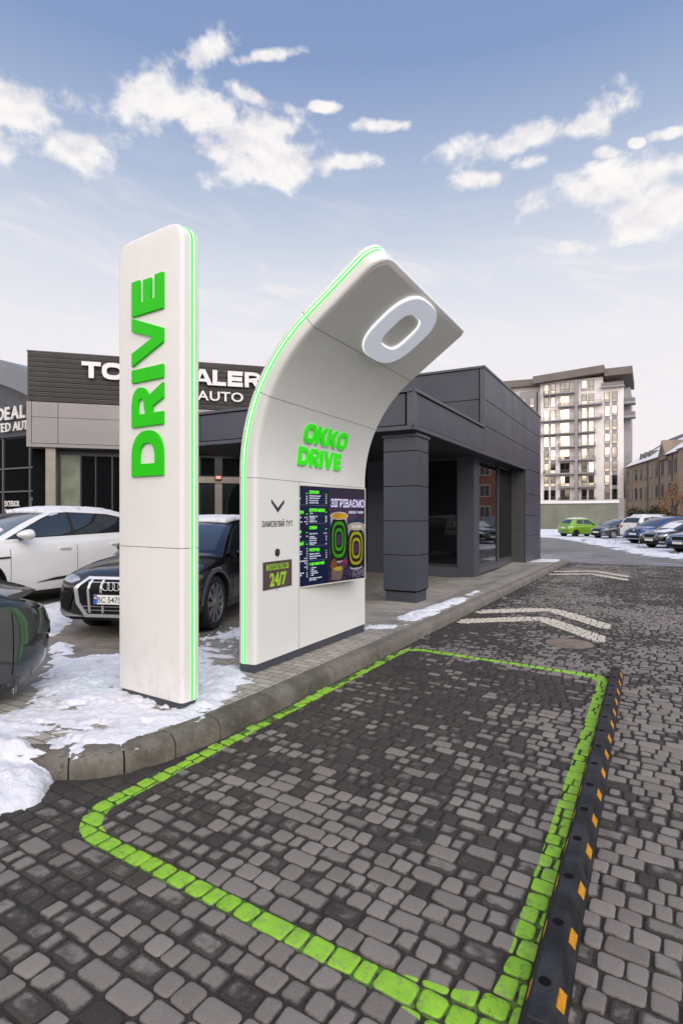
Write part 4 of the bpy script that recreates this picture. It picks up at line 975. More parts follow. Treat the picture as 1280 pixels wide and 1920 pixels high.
# ================================================================== CAR DEALER BLOCK (brown ribbed fascia)
def dealer():
    FA = math.atan2(.266, .964); t = thing('dealer_building', 'car showroom with a brown ribbed fascia over pale grey panels', 'building', (-8.81, 16.0, 0), FA)
    m = MB(); m.box(0.02, 10, .03, 8, 3.50, 6.15); m.box(.02, 10, .42, 8, -.2, 3.5); m.build('wall', DARKGAP, t)
    m = MB()
    n = 10; h = (6.17-4.78)/n
    for k in range(n):
        z = 4.78+k*h; a = .0; 
        m.add([(0, -.012, z+.014), (10, -.012, z+.014), (10, -.034, z+h-.03), (0, -.034, z+h-.03), (10, -.034, z+h-.008), (0, -.034, z+h-.008), (0, .03, z+h-.008), (10, .03, z+h-.008), (0, .03, z+.014), (10, .03, z+.014)],
              [(0, 1, 2, 3), (3, 2, 4, 5), (5, 4, 7, 6), (0, 8, 9, 1), (0, 3, 5, 6, 8)])
    m.box(-.01, .02, -.03, 6, 4.78, 6.17); m.build('fascia', BROWN, t)
    m = MB(); m.box(-.02, 10, -.05, .4, 6.17, 6.205); m.build('coping', BROWN, t)
    m = MB()
    xs = [0.1, .78, 2.9, 5.0, 7.1, 9.2]
    for a, b in zip(xs[:-1], xs[1:]):
        for c, d in ((3.60, 4.33), (4.34, 4.765)): m.box(a+.006, b-.006, -.05, .03, c, d, bev=.004)
    m.box(-.03, .094, -.055, 3, 3.49, 4.77, bev=.004); m.box(.095, 10, -.07, .42, 3.49, 3.585, bev=.004)
    m.build('panel_band', GREYP, t)
    m = MB(); m.box(.44, .70, .02, .40, -.2, 3.49, bev=.006); m.build('column', BEIGEF, t)
    ft = MB()
    def FM(x, z, off): return Matrix(((1, 0, 0, x), (0, 0, -1, -off), (0, 1, 0, z), (0, 0, 0, 1)))
    ws = {'T': 1.41, 'O': 1.95, 'P': 2.58, 'D': 3.48, 'E': 4.02, 'A': 4.46, 'L': 5.06, 'E2': 5.51, 'R': 6.02}
    for ch, x in ws.items():
        wd = {'T': .51, 'O': .60, 'P': .50, 'D': .50, 'E': .42, 'A': .60, 'L': .40, 'E2': .45, 'R': .50}[ch]; cp = .465
        mb = MB(); outline(mb, [[(q[0]*cp, q[1]*cp) for q in lp] for lp in letter(ch[0], wd/cp, .27, 2.0)], .03, FM(x, 5.50, .12)); mb.build('letter', WHITE, t)
    x = 2.36
    for ch, x in zip('SELECTED AUTO', [2.52, 2.78, 3.02, 3.22, 3.46, 3.72, 3.97, 4.20, 0, 4.62, 4.955, 5.30, 5.60]):
        if ch == ' ': continue
        mb = MB(); text(mb, ch, .40, FM(x, 5.045, .10), .02, .014, 1.2); mb.build('letter', WHITE, t)
    # glazing
    m = MB(); m.box(.70, 9.8, .32, .40, -.1, 3.49); w = m.build('window', mat('frame_dark', (0, 0, 0)), t)
    for a, b in ((.80, 1.30), (1.34, 1.70), (1.74, 2.15), (2.2, 3.0), (3.1, 4.3), (4.72, 5.14), (5.38, 6.1), (6.2, 7.6), (7.7, 9.6)):
        hi = a > 4.5 and a < 6.2
        m = MB(); m.box(a, b, .305, .32, .05, 2.52 if hi else 3.30); m.build('pane', GLASS, w)
        if hi: m = MB(); m.box(a, b, .305, .32, 2.80, 3.35); m.build('pane', GLASS, w)
    m = MB(); m.box(4.40, 6.2, .25, .33, 2.56, 2.75, bev=.004); m.box(5.15, 5.37, .27, .33, -.1, 2.555, bev=.004); m.build('door_frame', BEIGEF, w)
    m = MB(); m.box(.79, 1.30, .29, .306, .0, 3.31); m.build('curtain', mat('pale_blind', (.16, .18, .13), .8, noise=.2, nscale=3), w)
    m = MB(); m.box(5.15, 5.35, .18, .25, 2.66, 2.80, bev=.005); e = m.build('exit_sign', mat('sign_case', (.12, .03, .02), .5), t)
    m = MB(); m.box(5.175, 5.325, .174, .18, 2.69, 2.775); m.build('sign_face', mat('exit_red', (.7, .25, .2), .5, emit=(.9, .35, .28), estr=.7), e)
dealer()

# ================================================================== ARCHED SHOWROOM AT FAR LEFT
def arched():
    x, y = UV(11.1, -17.3); t = thing('arched_showroom', 'blue grey showroom with a curved roof edge and white lettering over dark glass', 'building', (x, y, 0), -R_(TH))
    # local x along +v (to the right), y away; roof edge arcs down to the right
    def zt(q): return 6.22+.36*(-q)-.030*q*q if q < 0 else 6.22-.40*q-.05*q*q     # q = local x
    qs = np.linspace(-9, 2.6, 40)
    m = MB(); pts = [(q, zt(q)) for q in qs]
    def slab(f0, f1, y0, y1):
        vs = []; n = len(qs)
        for q in qs: vs += [(q, y0, f0(q)), (q, y0, f1(q)), (q, y1, f1(q)), (q, y1, f0(q))]
        s = MB(); s.loft([vs[4*i:4*i+4] for i in range(n)]); return s
    slab(lambda q: zt(q)-.77, zt, -.35, 6).build('roof', BLUEP, t)
    s = MB()
    for q in (-7.5, -5.9, -4.3, -2.7, -1.1, .5): s.box(q-.006, q+.006, -.353, -.349, zt(q)-.76, zt(q)-.01)
    s.build('seam', SEAM, t)
    slab(lambda q: 4.1, lambda q: zt(q)-.775, 0, 5.5).build('wall', mat('dark_blue_panel', (.055, .062, .085), .4, .1, noise=.1), t)
    m = MB(); m.box(-9, 2.6, .06, 5.5, -.2, 4.09); w = m.build('window', mat('frame_dark', (0, 0, 0)), t)
    for a, b in ((-9, -6.3), (-6.25, -3.9), (-3.85, -1.4), (-1.35, .02), (.10, 1.0)):
        for c, d in ((.1, 2.30), (2.36, 3.05), (3.11, 4.05)): m = MB(); m.box(a, b, .045, .06, c, d); m.build('pane', GLASS, w)
    m = MB()
    for z in (2.33, 3.08): m.box(-9, 2.6, .0, .045, z-.025, z+.025)
    for q in (-6.27, -3.87, -1.37, .06): m.box(q-.03, q+.03, .0, .044, -.1, 4.08)
    m.build('glazing_bar', mat('bar_grey', (.14, .14, .15), .4, .3, noise=.06), w)
    m = MB(); m.box(.1, .80, -.02, .0, 2.02, 2.14); m.box(.1, .2, -.021, .0, -.1, 2.02); m.build('door_frame', mat('bar_grey', (0, 0, 0)), t)
    def FM(x, z, off): return Matrix(((1, 0, 0, x), (0, 0, -1, -off), (0, 1, 0, z), (0, 0, 0, 1)))
    for s_, z, sz, x0, b, adv in (('DEALER', 4.66, .56, -1.52, .03, .405), ('TED AUTO', 4.27, .40, -1.52, .016, .255)):
        X = x0
        for ch in s_:
            if ch != ' ': mb = MB(); text(mb, ch, sz, FM(X, z, .10), .02, b, 1.0); mb.build('letter', WHITE, t)
            X += adv*(.6 if ch == ' ' else (1.06 if ch in 'AUDO' else .92))
    m = MB(); text(m, 'EXTERIOR', .24, FM(-1.25, 1.86, .005), .002, .03, .72); m.build('window_heading', WHITE, w); m = MB()
    for i, s_ in enumerate(('Професійна мийка', 'Полірування кузова', 'Хімчистка', 'Захист плівкою', 'Тонування', 'Детейлінг')): text(m, s_, .14, FM(-1.25, 1.68-i*.135, .005), .002, .02, .9)
    m.build('window_text', WHITE, w)
arched()

# ================================================================== APARTMENT TOWER
def tower():
    UA = 124.; x, y = UV(UA, -5.0); t = thing('apartment_building', 'cream ten storey apartment block with balconies, glowing windows and brown flat roof', 'building', (x, y, -.5), -R_(TH))
    # local x = v+5 (to the right), y away from the camera, z + .5
    CR = mat('cream_render', (.80, .74, .715), .8, noise=.06, nscale=.3); GRY = mat('tower_grey', (.30, .285, .29), .8, noise=.08, nscale=.4); RF = mat('roof_brown', (.155, .132, .12), .7, noise=.1, nscale=.3)
    SLB = mat('slab_grey', (.33, .31, .31), .8, noise=.08); RAIL = mat('rail_glass', (.13, .125, .135), .2, noise=.1)
    GLW = []
    for k in range(4):
        m = mat('tower_glass%d' % k, (.26, .25, .24), .04+.02*k, 1.0, noise=.22, nscale=.7+k*.2, bump=.12+.03*k, bscale=.5); GLW.append(m)
    FRM = mat('window_frame', (.16, .145, .13), .5, noise=.1)
    m = MB(); m.box(-15.2, .33, 0, 16, 0, 28.0); m.box(-15.2, -3.3, .0, 16, 28.0, 29.7); m.box(-30, -15.2, 2.2, 16, 0, 30.1); m.build('wall', CR, t)
    m = MB(); m.box(.331, 1.5, 2.5, 15.5, 0, 27.5); m.box(-15.7, -15.2, -.15, 8, 0, 28); m.build('side_wall', GRY, t)
    m = MB(); m.box(-3.3, .2, 3.0, 15, 28, 29.5); m.build('penthouse', GRY, t)
    m = MB(); m.box(-19.5, -16, .2, 2.2, 15, 28.3, bev=.1); m.build('bay', GRY, t)
    m = MB()
    def slab(x0, x1, y0, y1, z0, z1, lift): m.loft([[(x0, y0, z0), (x0, y1, z0), (x0, y1, z1), (x0, y0, z1)], [(x1, y0, z0+lift), (x1, y1, z0+lift), (x1, y1, z1+lift), (x1, y0, z1+lift)]])
    slab(-16.4, -3.0, -1.7, 15, 29.4, 30.9, .75); slab(-3.0, 1.9, -1.2, 15, 29.5, 30.95, .0); slab(-31, -16.4, .6, 15, 30.0, 31.4, -.5); m.build('roof', RF, t)
    m = MB(); m.box(-8.35, -7.85, -1.3, -.02, 4.4, 29.3); m.build('fin', GRY, t)
    zs = [5.40+2.735*k for k in range(9)]
    r2 = random.Random(3)
    def win(xc, w, z, h, y=0):
        f = MB(); f.box(xc-w/2-.08, xc+w/2+.08, y-.06, y-.005, z-.08, z+h+.08); fo = f.build('window', FRM, t)
        p = MB(); parts = 2 if w > 1.5 else 1
        for q in range(parts):
            x0 = xc-w/2+q*w/parts+.03; x1 = xc-w/2+(q+1)*w/parts-.03
            for z0, z1 in ((z, z+h*.27), (z+h*.30, z+h)):
                a = r2.uniform(-.012, .012); b = r2.uniform(-.022, .022); yb = y-.10
                p.add([(x0, yb+a*(x0-xc), z0), (x1, yb+a*(x1-xc), z0), (x1, yb+a*(x1-xc)+b*(z1-z0), z1), (x0, yb+a*(x0-xc)+b*(z1-z0), z1)], [(0, 1, 2, 3)])
                p.add([(x0, y-.055, z0), (x1, y-.055, z0), (x1, y-.055, z1), (x0, y-.055, z1)], [(3, 2, 1, 0)])
        p.build('pane', GLW[r2.randrange(4)], fo)
    for k, z in enumerate(zs):
        for xc in (-14.0, -12.68): win(xc, .86, z, 1.9)
        win(-10.4, 1.7, z, 1.9)
        for xc in (-6.74, -5.43): win(xc, .88, z, 1.9)
        if k < 8:
            for xc in (-2.55, -1.22): win(xc, .86, z, 1.9)
    for xc in (-18.6, -16.9): win(xc, .9, 24.9, 1.9, .2)
    for k, z in enumerate(zs[1:]):
        for xc in (-14.0, -12.68, -2.55, -1.22):
            if (k < 7 or xc < -5) and not (xc < -5 and k in (1, 5, 6)): SP = MB(); SP.box(xc-.45, xc+.45, -.03, -.004, z-.72, z-.09); SP.build('spandrel', GRY, t)
    def balcony(x0, x1, z, dep=1.3):
        m = MB(); m.box(x0, x1, -dep, -.02, z-.42, z-.16); b = m.build('balcony', SLB, t)
        m = MB(); m.box(x0+.05, x1-.05, -dep+.02, -dep+.05, z+.38, z+.43); n = max(2, int((x1-x0)/.32))
        for q in range(n+1):
            xx = x0+.07+(x1-x0-.14)*q/n; m.box(xx-.018, xx+.018, -dep+.02, -dep+.05, z-.16, z+.38)
        m.box(x0+.05, x0+.09, -dep+.07, -.02, z-.16, z+.43); m.box(x1-.09, x1-.05, -dep+.07, -.02, z-.16, z+.43); m.build('railing', RAIL, b)
    L = [-11.6, -11.6, -14.5, -11.6, -11.6, -15.2, -15.2, -11.6, -14.5]; Rr = [-4.6, -4.6, -4.6, -4.6, -4.6, -4.6, -3.4, -3.4, None]
    for k, z in enumerate(zs):
        balcony(L[k], -8.36, z)
        if Rr[k]: balcony(-7.84, Rr[k], z)
    for z in (zs[7], zs[6]):
        m = MB(); m.box(.34, 2.4, .4, 3.2, z-.5, z-.15); b = m.build('balcony', SLB, t); m = MB(); m.box(2.3, 2.36, .45, 3.1, z-.15, z+.6); m.box(.36, 2.29, .42, .47, z-.15, z+.6); m.build('railing', RAIL, b)
    m = MB(); m.box(-3.7, .5, -.8, 3, 27.3, 27.6); b = m.build('balcony', SLB, t); m = MB(); m.box(-3.6, .4, -.75, -.68, 27.6, 28.3); m.build('railing', RAIL, b)
    m = MB(); m.box(-3.0, -.1, 2.97, 3.0, 28.1, 29.2); w = m.build('window', FRM, t); m = MB(); m.box(-2.9, -.2, 2.94, 2.97, 28.2, 29.1); m.build('pane', GLW[0], w)
    m = MB(); m.box(-15.7, .7, -.4, .0, 3.9, 4.5); m.build('string_course', SLB, t)
tower()

def long_wall():
    x, y = UV(76, -5.2); t = thing('boundary_wall', 'long plain grey green wall with a snow white coping in front of the tower', 'wall', (x, y, -.2), -R_(TH))
    WM = mat('grey_green_wall', (.17, .175, .135), .8, noise=.14, nscale=.5); 
    m = MB(); m.box(-15, 1.75, 0, 8, -.3, 3.28)
    for k in range(10): m.box(-15+k*1.65, -15+k*1.65+.03, -.012, 0.0, -.3, 3.2)
    m.build('wall', WM, t)
    m = MB(); m.box(-15, 1.9, -.15, 8.1, 3.28, 3.62); m.build('coping', mat('snowy_coping', (.72, .70, .70), .8, noise=.06), t)
    m = MB(); m.box(1.77, 2.4, .0, 6, -.3, 3.9); m.build('end_pier', mat('pier_grey', (.26, .24, .23), .8, noise=.1), t)
long_wall()

# ================================================================== OLD BROWN-BRICK BUILDING
def brick_mat(name, c1, c2, sc=1):
    m = bpy.data.materials.new(name); m.use_nodes = True; t = m.node_tree; b = t.nodes['Principled BSDF']
    c = nd(t, 'ShaderNodeTexCoord').outputs['Object']; x = nd(t, 'ShaderNodeSeparateXYZ', {0: c}).outputs
    v = nd(t, 'ShaderNodeCombineXYZ', {0: mth(t, 'ADD', x[0], x[1]), 1: x[2]}).outputs[0]
    br = nd(t, 'ShaderNodeTexBrick', {'Vector': v, 'Color1': (*c1, 1), 'Color2': (*c2, 1), 'Mortar': (.3, .27, .24, 1), 'Scale': 1, 'Mortar Size': .008, 'Brick Width': .26, 'Row Height': .08})
    n = nd(t, 'ShaderNodeTexNoise', {'Vector': c, 'Scale': .5, 'Detail': 7}).outputs[0]
    t.links.new(mixc(t, mth(t, 'MULTIPLY', sstep(t, n, .4, .7), .4), br.outputs[0], tuple(k*.55 for k in c1)), b.inputs['Base Color']); b.inputs['Roughness'].default_value = .85
    return m
def old_block():
    P0 = Vector((55.5, 111)); P1 = Vector((48.6, 81.5)); d = (P0-P1); L = d.length; rz = math.atan2(d.y, d.x)
    t = thing('brick_building', 'old brown brick building with snow on its roof, dormers and a front gable', 'building', (P1.x, P1.y, -.15), rz)
    # local x runs away from the near corner along the long face; y to its left = outwards towards the road
    BM = brick_mat('brown_brick', (.27, .20, .14), (.22, .165, .12)); BL = brick_mat('sunlit_brown_brick', (.34, .25, .15), (.29, .21, .13)); FW = mat('old_frame', (.09, .08, .08), .6, noise=.15); GW = mat('old_glass', (.05, .055, .065), .08, noise=.2)
    H = 11.0; D = 13
    m = MB(); m.box(0, L, -D, 0, -.2, H); m.build('wall', BM, t)
    m = MB(); m.box(-9, -.02, -D, .35, -.2, H+.2); m.build('end_wing', BL, t)  # paler brick colour stands in for sunlight on this wing
    rs = MB(); hr = 5.0
    rs.loft([[(0, .5, H), (0, -D-.5, H), (0, -D/2, H+hr)], [(L+.3, .5, H), (L+.3, -D-.5, H), (L-4, -D/2, H+hr)]]); rs.build('roof', mat('slate', (.13, .12, .13), .8, noise=.15), t)
    sn = MB(); y1 = .55; 
    def rp(x, s, o): # along slope: s 0 eaves..1 ridge
        return (x, .5+(-D/2-.5)*s, H+hr*s+o)
    for x0, x1, s1 in ((.1, 5.6, .62), (9.0, 15, .70), (15, 23, .66), (23, L-1, .55)):
        sn.add([rp(x0, 0, .1), rp(x1, 0, .1), rp(x1, s1*.95, .12), rp(x0, s1, .12), rp(x0, 0, .0), rp(x1, 0, .0), rp(x1, s1*.95, .0), rp(x0, s1, .0)], [(0, 1, 2, 3), (0, 4, 5, 1), (1, 5, 6, 2), (2, 6, 7, 3), (3, 7, 4, 0)])
    sn.build('roof_snow', mat('far_snow', (.80, .80, .84), .8, noise=.05), t)
    m = MB(); m.loft([[(-9.3, .8, H+.2), (-9.3, -D-.4, H+.2), (-9.3, -D/2, H+4.6)], [(.2, .8, H+.2), (.2, -D-.4, H+.2), (.2, -D/2, H+4.6)]]); m.build('wing_roof', mat('far_snow', (0, 0, 0)), t)
    m = MB(); m.add([(5.6, .42, H-.6), (9.0, .42, H-.6), (9.0, .42, H+.2), (7.3, .42, H+2.5), (5.6, .42, H+.2), (5.6, -2.5, H-.6), (9.0, -2.5, H-.6), (9.0, -2.5, H+.2), (7.3, -4, H+2.5), (5.6, -2.5, H+.2)],
                    [(0, 1, 2, 3, 4), (5, 9, 8, 7, 6), (0, 4, 9, 5), (1, 6, 7, 2), (2, 7, 8, 3), (3, 8, 9, 4)]); g = m.build('gable', BM, t)
    m = MB(); m.box(6.95, 7.65, .422, .46, H+.2, H+1.4); m.build('gable_window', FW, g)
    for x in (17.5, 20.3, 23.0):
        m = MB(); m.add([(x-.55, -.6, H+.75), (x+.55, -.6, H+.75), (x, -.6, H+2.0), (x-.55, -3.2, H+1.6), (x+.55, -3.2, H+1.6), (x, -3.6, H+2.1)], [(0, 1, 2), (3, 5, 4), (0, 2, 5, 3), (1, 4, 5, 2), (0, 3, 4, 1)]); m.build('dormer', FW, t)
    k = 0
    xs = [2.3, 5.0, 8.3, 11.2, 14.2, 17.2, 20.2, 23.2, 26.2, 28.8]
    for z in (1.2, 4.7, 8.2):
        for x in xs:
            f = MB(); f.box(x-.62, x+.62, .004, .05, z-.08, z+2.0); fo = f.build('window', FW, t)
            f = MB(); f.box(x-.52, x-.03, .05, .06, z, z+1.92); f.box(x+.03, x+.52, .05, .06, z, z+1.92); f.build('pane', GW, fo)
            f = MB(); f.box(x-.75, x+.75, .004, .16, z-.2, z-.085); f.build('sill', BM, fo)
    m = MB()
    for x in (3.6, 9.7, 15.8): m.tube([(x, .1, 0), (x, .1, H)], .08, 8)
    m.build('drainpipe', FW, t)
    for z in (1.2, 4.7, 8.2):
        for y in (-2, -5):
            f = MB(); f.box(-9.06, -9.004, y-.6, y+.6, z, z+1.9); f.build('window', FW, t)
old_block()
def red_block():      # stands across the lane; seen as the reflection in the shop glass
    t = thing('brick_house', 'red brick block of flats across the lane, seen mirrored in the shop window', 'building', (63, 45, -.15), R_(123.8))
    RB = brick_mat('red_brick', (.26, .065, .045), (.20, .05, .04)); FW = mat('white_frame', (.6, .6, .6), .6); GW = mat('old_glass', (0, 0, 0))
    m = MB(); m.box(-14, 27, -10, 0, -.2, 15); m.build('wall', RB, t)
    m = MB(); m.box(-14.4, 27.4, -10.4, .4, 15, 15.5); m.build('roof', mat('slate', (0, 0, 0)), t)
    for z in (1.5, 4.5, 7.5, 10.5):
        for k in range(11):
            x = -12+k*3.6; f = MB(); f.box(x-.8, x+.8, .004, .05, z-.1, z+1.6); fo = f.build('window', FW, t)
            f = MB(); f.box(x-.68, x-.04, .05, .06, z, z+1.5); f.box(x+.04, x+.68, .05, .06, z, z+1.5); f.build('pane', GW, fo)
red_block()
def reflection_blocker():       # unseen dark ring added behind the viewer so low windows mirror it dark
    m = MB(); r = random.Random(5); pts = []
    for k in range(190):
        a = R_(100+k*1.1); d = 170; pts.append((math.sin(a)*d, math.cos(a)*d, 29+4*r.random()+4*math.sin(k*.35)))
    rings = [[(x, y, -4), (x*1.05, y*1.05, -4), (x*1.05, y*1.05, h), (x, y, h*.8)] for x, y, h in pts]
    m.loft(rings); struct(m.build('added_skyline', mat('skyline_dark', (.05, .045, .04), .9, noise=.3, nscale=.2)))
reflection_blocker()

# ================================================================== TREES AND SHRUBS
def tree(name, label, loc, h, leafc, seed, nleaf, spread=1.0, levels=4, lw=.10, trunk_r=.12, cat='tree', lean=0):
    r = random.Random(seed); t = thing(name, label, cat, loc); m = MB(); tips = []
    def grow(p, d, L, rad, lv):
        q = p; pts = [p]; rs = [rad]
        for k in range(3):
            d = (d+Vector((r.gauss(0, .14), r.gauss(0, .14), r.gauss(.04, .08)))).normalized(); q = q+d*(L/3); pts.append(q); rs.append(rad*(1-.14*(k+1)))
        m.tube(pts, rs, 5 if lv > 1 else 8)
        if lv >= levels-1: tips.extend(pts[1:])
        if lv < levels:
            for k in range(r.choice([3, 3, 4])):
                a = r.random()*6.28; up = r.uniform(.25, .8)
                nd_ = (d*up+Vector((math.cos(a), math.sin(a), .25))*spread*.75).normalized(); grow(pts[r.choice([1, 2, 3, 3])], nd_, L*r.uniform(.55, .8), rs[-1]*.68, lv+1)
    grow(Vector((0, 0, -.1)), Vector((lean, 0, 1)).normalized(), h*.36, trunk_r, 0)
    m.build('trunk', mat('bark', (.05, .04, .033), .9, noise=.25, nscale=6), t, True)
    lf = MB()
    for k in range(nleaf):
        p = tips[r.randrange(len(tips))]+Vector((r.gauss(0, .22), r.gauss(0, .22), r.gauss(0, .2))); a = Vector((r.gauss(0, 1), r.gauss(0, 1), r.gauss(0, 1))).normalized(); b = a.orthogonal().normalized()*lw*r.uniform(.6, 1.3); c = a.cross(b).normalized()*lw*.6
        lf.add([p-b, p+c, p+b, p-c], [(0, 1, 2, 3)], r.randrange(2))
    lf.build('crown', leafc, t)
OR = [mat('leaf_rust', (.30, .12, .03), .7, noise=.3, nscale=3), mat('leaf_tan', (.20, .12, .05), .7, noise=.3, nscale=3)]
DK = [mat('leaf_dark', (.05, .045, .03), .8, noise=.3, nscale=3), mat('leaf_olive', (.09, .08, .04), .8, noise=.3, nscale=3)]
tree('tree', 'thin tree with few rust coloured leaves before the old brick building', (42.0, 71.5, -.15), 9.5, OR, 4, 1000, 1.15, 4, .12, .17)
tree('tree', 'bare crowned tree at the right edge of the picture', (42.5, 67.5, -.15), 8.5, OR, 9, 260, 1.1, 4, .10, .15)
tree('shrub', 'olive shrub at the foot of the end of the long wall', (37.3, 72.0, -.15), 3.4, DK, 12, 1100, 1.3, 3, .13, .05, 'shrub')
tree('shrub', 'dark twiggy shrub behind the white parked car', (40.5, 74.5, -.15), 3.8, DK, 21, 1200, 1.4, 3, .13, .05, 'shrub')
tree('shrub', 'dark shrub between the two thin trees and the brick building', (44.5, 78.0, -.15), 4.0, DK, 33, 1200, 1.4, 3, .13, .05, 'shrub')

# ================================================================== CARS
def interp(tab, x):
    tab = sorted(tab)
    if x <= tab[0][0]: return tab[0][1]
    if x >= tab[-1][0]: return tab[-1][1]
    for i in range(len(tab)-1):
        (a, p), (b, q) = tab[i], tab[i+1]
        if a <= x <= b:
            def sl(k):
                if k <= 0: return (tab[1][1]-tab[0][1])/(tab[1][0]-tab[0][0])
                if k >= len(tab)-1: return (tab[-1][1]-tab[-2][1])/(tab[-1][0]-tab[-2][0])
                s0 = (tab[k][1]-tab[k-1][1])/(tab[k][0]-tab[k-1][0]); s1 = (tab[k+1][1]-tab[k][1])/(tab[k+1][0]-tab[k][0])
                return 0 if s0*s1 <= 0 else 2*s0*s1/(s0+s1)
            h = b-a; t = (x-a)/h; m0, m1 = sl(i)*h, sl(i+1)*h
            return (2*t**3-3*t*t+1)*p+(t**3-2*t*t+t)*m0+(-2*t**3+3*t*t)*q+(t**3-t*t)*m1
def project(bvh, loops, org, e1, e2, ddir, off=.006, cell=.06, thick=.006, grid=None):
    """flat outline (in e1,e2 about org) cast along ddir onto the body, as a thin raised piece"""
    bm = bmesh.new(); org, e1, e2, ddir = Vector(org), Vector(e1), Vector(e2), Vector(ddir)
    for lp in loops: bm.faces.new([bm.verts.new((a, b, 0)) for a, b in lp])
    for ax in (0, 1):
        lo = min(v.co[ax] for v in bm.verts); hi = max(v.co[ax] for v in bm.verts); n = int((hi-lo)/cell)
        for k in range(1, n+1):
            c = Vector((0, 0, 0)); c[ax] = lo+k*(hi-lo)/(n+1); no = Vector((0, 0, 0)); no[ax] = 1
            bmesh.ops.bisect_plane(bm, geom=bm.verts[:]+bm.edges[:]+bm.faces[:], plane_co=c, plane_no=no)
    bad = []
    top = {}
    for v in bm.verts:
        o = org+e1*v.co.x+e2*v.co.y; hit = bvh.ray_cast(o, ddir)
        if hit[0] is None: bad.append(v)
        else:
            n = hit[1] if hit[1].dot(ddir) < 0 else -hit[1]
            top[v] = hit[0]-ddir*off*.6+n*off*.6
    for v, p in top.items(): v.co = p
    if bad: bmesh.ops.delete(bm, geom=bad, context='VERTS')
    r = bmesh.ops.extrude_edge_only(bm, edges=[e for e in bm.edges if e.is_boundary])
    for g in r['geom']:
        if isinstance(g, bmesh.types.BMVert): g.co = g.co+ddir*(off+thick)
    m = MB()
    if bm.verts: m.bm(bm)
    else: bm.free()
    return m
def rrect(cx, cy, w, h, r=.02, n=3):
    return [(cx+x, cy+y) for x, y in ring_rr(w, h, min(r, w/2.01, h/2.01), n)]
def car(name, label, c, loc, head, z, group=None, detail=2):
    t = thing(name, label, 'car', (loc[0], loc[1], z), head, group)
    L, W_, wr = c['L'], c['W'], c['wr']; xf, xr = c['axles']; h2 = L/2
    PT = c['paint']
    # ---------- lower body
    xs = sorted(set([-h2, -h2+.03, -h2+.08, -h2+.16, -h2+.3]+list(np.linspace(-h2+.45, h2-.45, 30))+[h2-.3, h2-.16, h2-.08, h2-.03, h2]))
    def plan(x): return interp(c['plan'], x)*W_/2
    rings = []
    for x in xs:
        w = plan(x); zb = interp(c['bot'], x); zs = interp(c['sh'], x); zt = interp(c['top'], x); md = zb+(zs-zb)*.55
        half = [(0, zb), (w*.80, zb), (w*.93, zb+.02), (w*.975, zb+.09), (w*.995, zb+(md-zb)*.6), (w, md), (w*.993, md+(zs-md)*.45), (w*.972, zs-.05), (w*.945, zs-.014), (w*.89, zs+(zt-zs)*.18+.004), (w*.74, zs+(zt-zs)*.62), (w*.45, zs+(zt-zs)*.93), (0, zt)]
        rings.append([(x, y, z_) for y, z_ in half]+[(x, -y, z_) for y, z_ in half[-2:0:-1]])
    m = MB(); m.loft(rings); body = m.build('body', [PT, BLKPL], None)
    for ax in (xf, xr):                          # wheel openings
        k = MB()
        for s in (1, -1): k.lathe([(wr*1.12, s*(W_/2-.34)), (wr*1.12, s*(W_/2+.3))], 40, 'y', M=Matrix.Translation((ax, 0, wr)))
        cut = k.build('cut', BLKPL)
        md = body.modifiers.new('b', 'BOOLEAN'); md.operation = 'DIFFERENCE'; md.object = cut; md.solver = 'EXACT'
        dg = bpy.context.evaluated_depsgraph_get(); me = bpy.data.meshes.new_from_object(body.evaluated_get(dg)); body.modifiers.clear(); old = body.data; body.data = me; bpy.data.meshes.remove(old); bpy.data.objects.remove(cut)
    # ---------- cabin
    g = c['cabin']; xwb, xrb = g['x'][0], g['x'][-1]
    gx = sorted(set(list(np.linspace(xrb, xwb, 46))+[q for q in g['x']]))
    wbt, wrf = g['wb']*W_/2, g['wr']*W_/2; zr = max(p[1] for p in g['z'])
    rings = []
    for x in gx:
        zt = interp(g['z'], x); zb = interp(c['sh'], x)-.10
        nar = interp(g.get('nar', [(-9, 1), (9, 1)]), x)
        def yy(z_): return (wbt+(wrf-wbt)*max(0, min(1.1, (z_-zb-.06)/(zr-zb-.06))))*nar
        zt = max(zt, zb+.05); rr = min(.075, (zt-zb)*.35)
        y1 = yy(zt-rr)
        half = [(0, zb), (yy(zb), zb), (yy((zb+zt-rr)/2), (zb+zt-rr)/2), (y1, zt-rr), (y1-.012, zt-rr*.5), (y1-.045, zt-rr*.12), (y1*.8, zt+.004), (y1*.4, zt+.02), (0, zt+.026)]
        rings.append([(x, y, z_) for y, z_ in half]+[(x, -y, z_) for y, z_ in half[-2:0:-1]])
    cb = MB(); cb.loft(rings); cab = cb.build('roof', c.get('roofpaint', PT), None, True, angle=50)
    full = MB(); full.add([v.co for v in body.data.vertices], [tuple(p.vertices) for p in body.data.polygons]); full.add(cb.v, cb.f)
    bvh = BVHTree.FromPolygons([Vector(v) for v in full.v], full.f)
    body.data.polygons.foreach_set('use_smooth', [True]*len(body.data.polygons)); body.data.set_sharp_from_angle(angle=R_(42))
    body.parent = t; cab.parent = t; cab.name = 'cabin'
    # ---------- glass
    X, Y, Zv = Vector((1, 0, 0)), Vector((0, 1, 0)), Vector((0, 0, 1))
    for lp in g['front']:   # windscreen / rear glass outlines in (x,y) from above
        project(bvh, [lp], (0, 0, 3), X, Y, -Zv, .005, .10).build('windscreen', CARGL, t, True, angle=30)
    for lp in g['rear']: project(bvh, [lp], (0, 0, 3), X, Y, -Zv, .005, .10).build('rear_window', CARGL, t, True, angle=30)
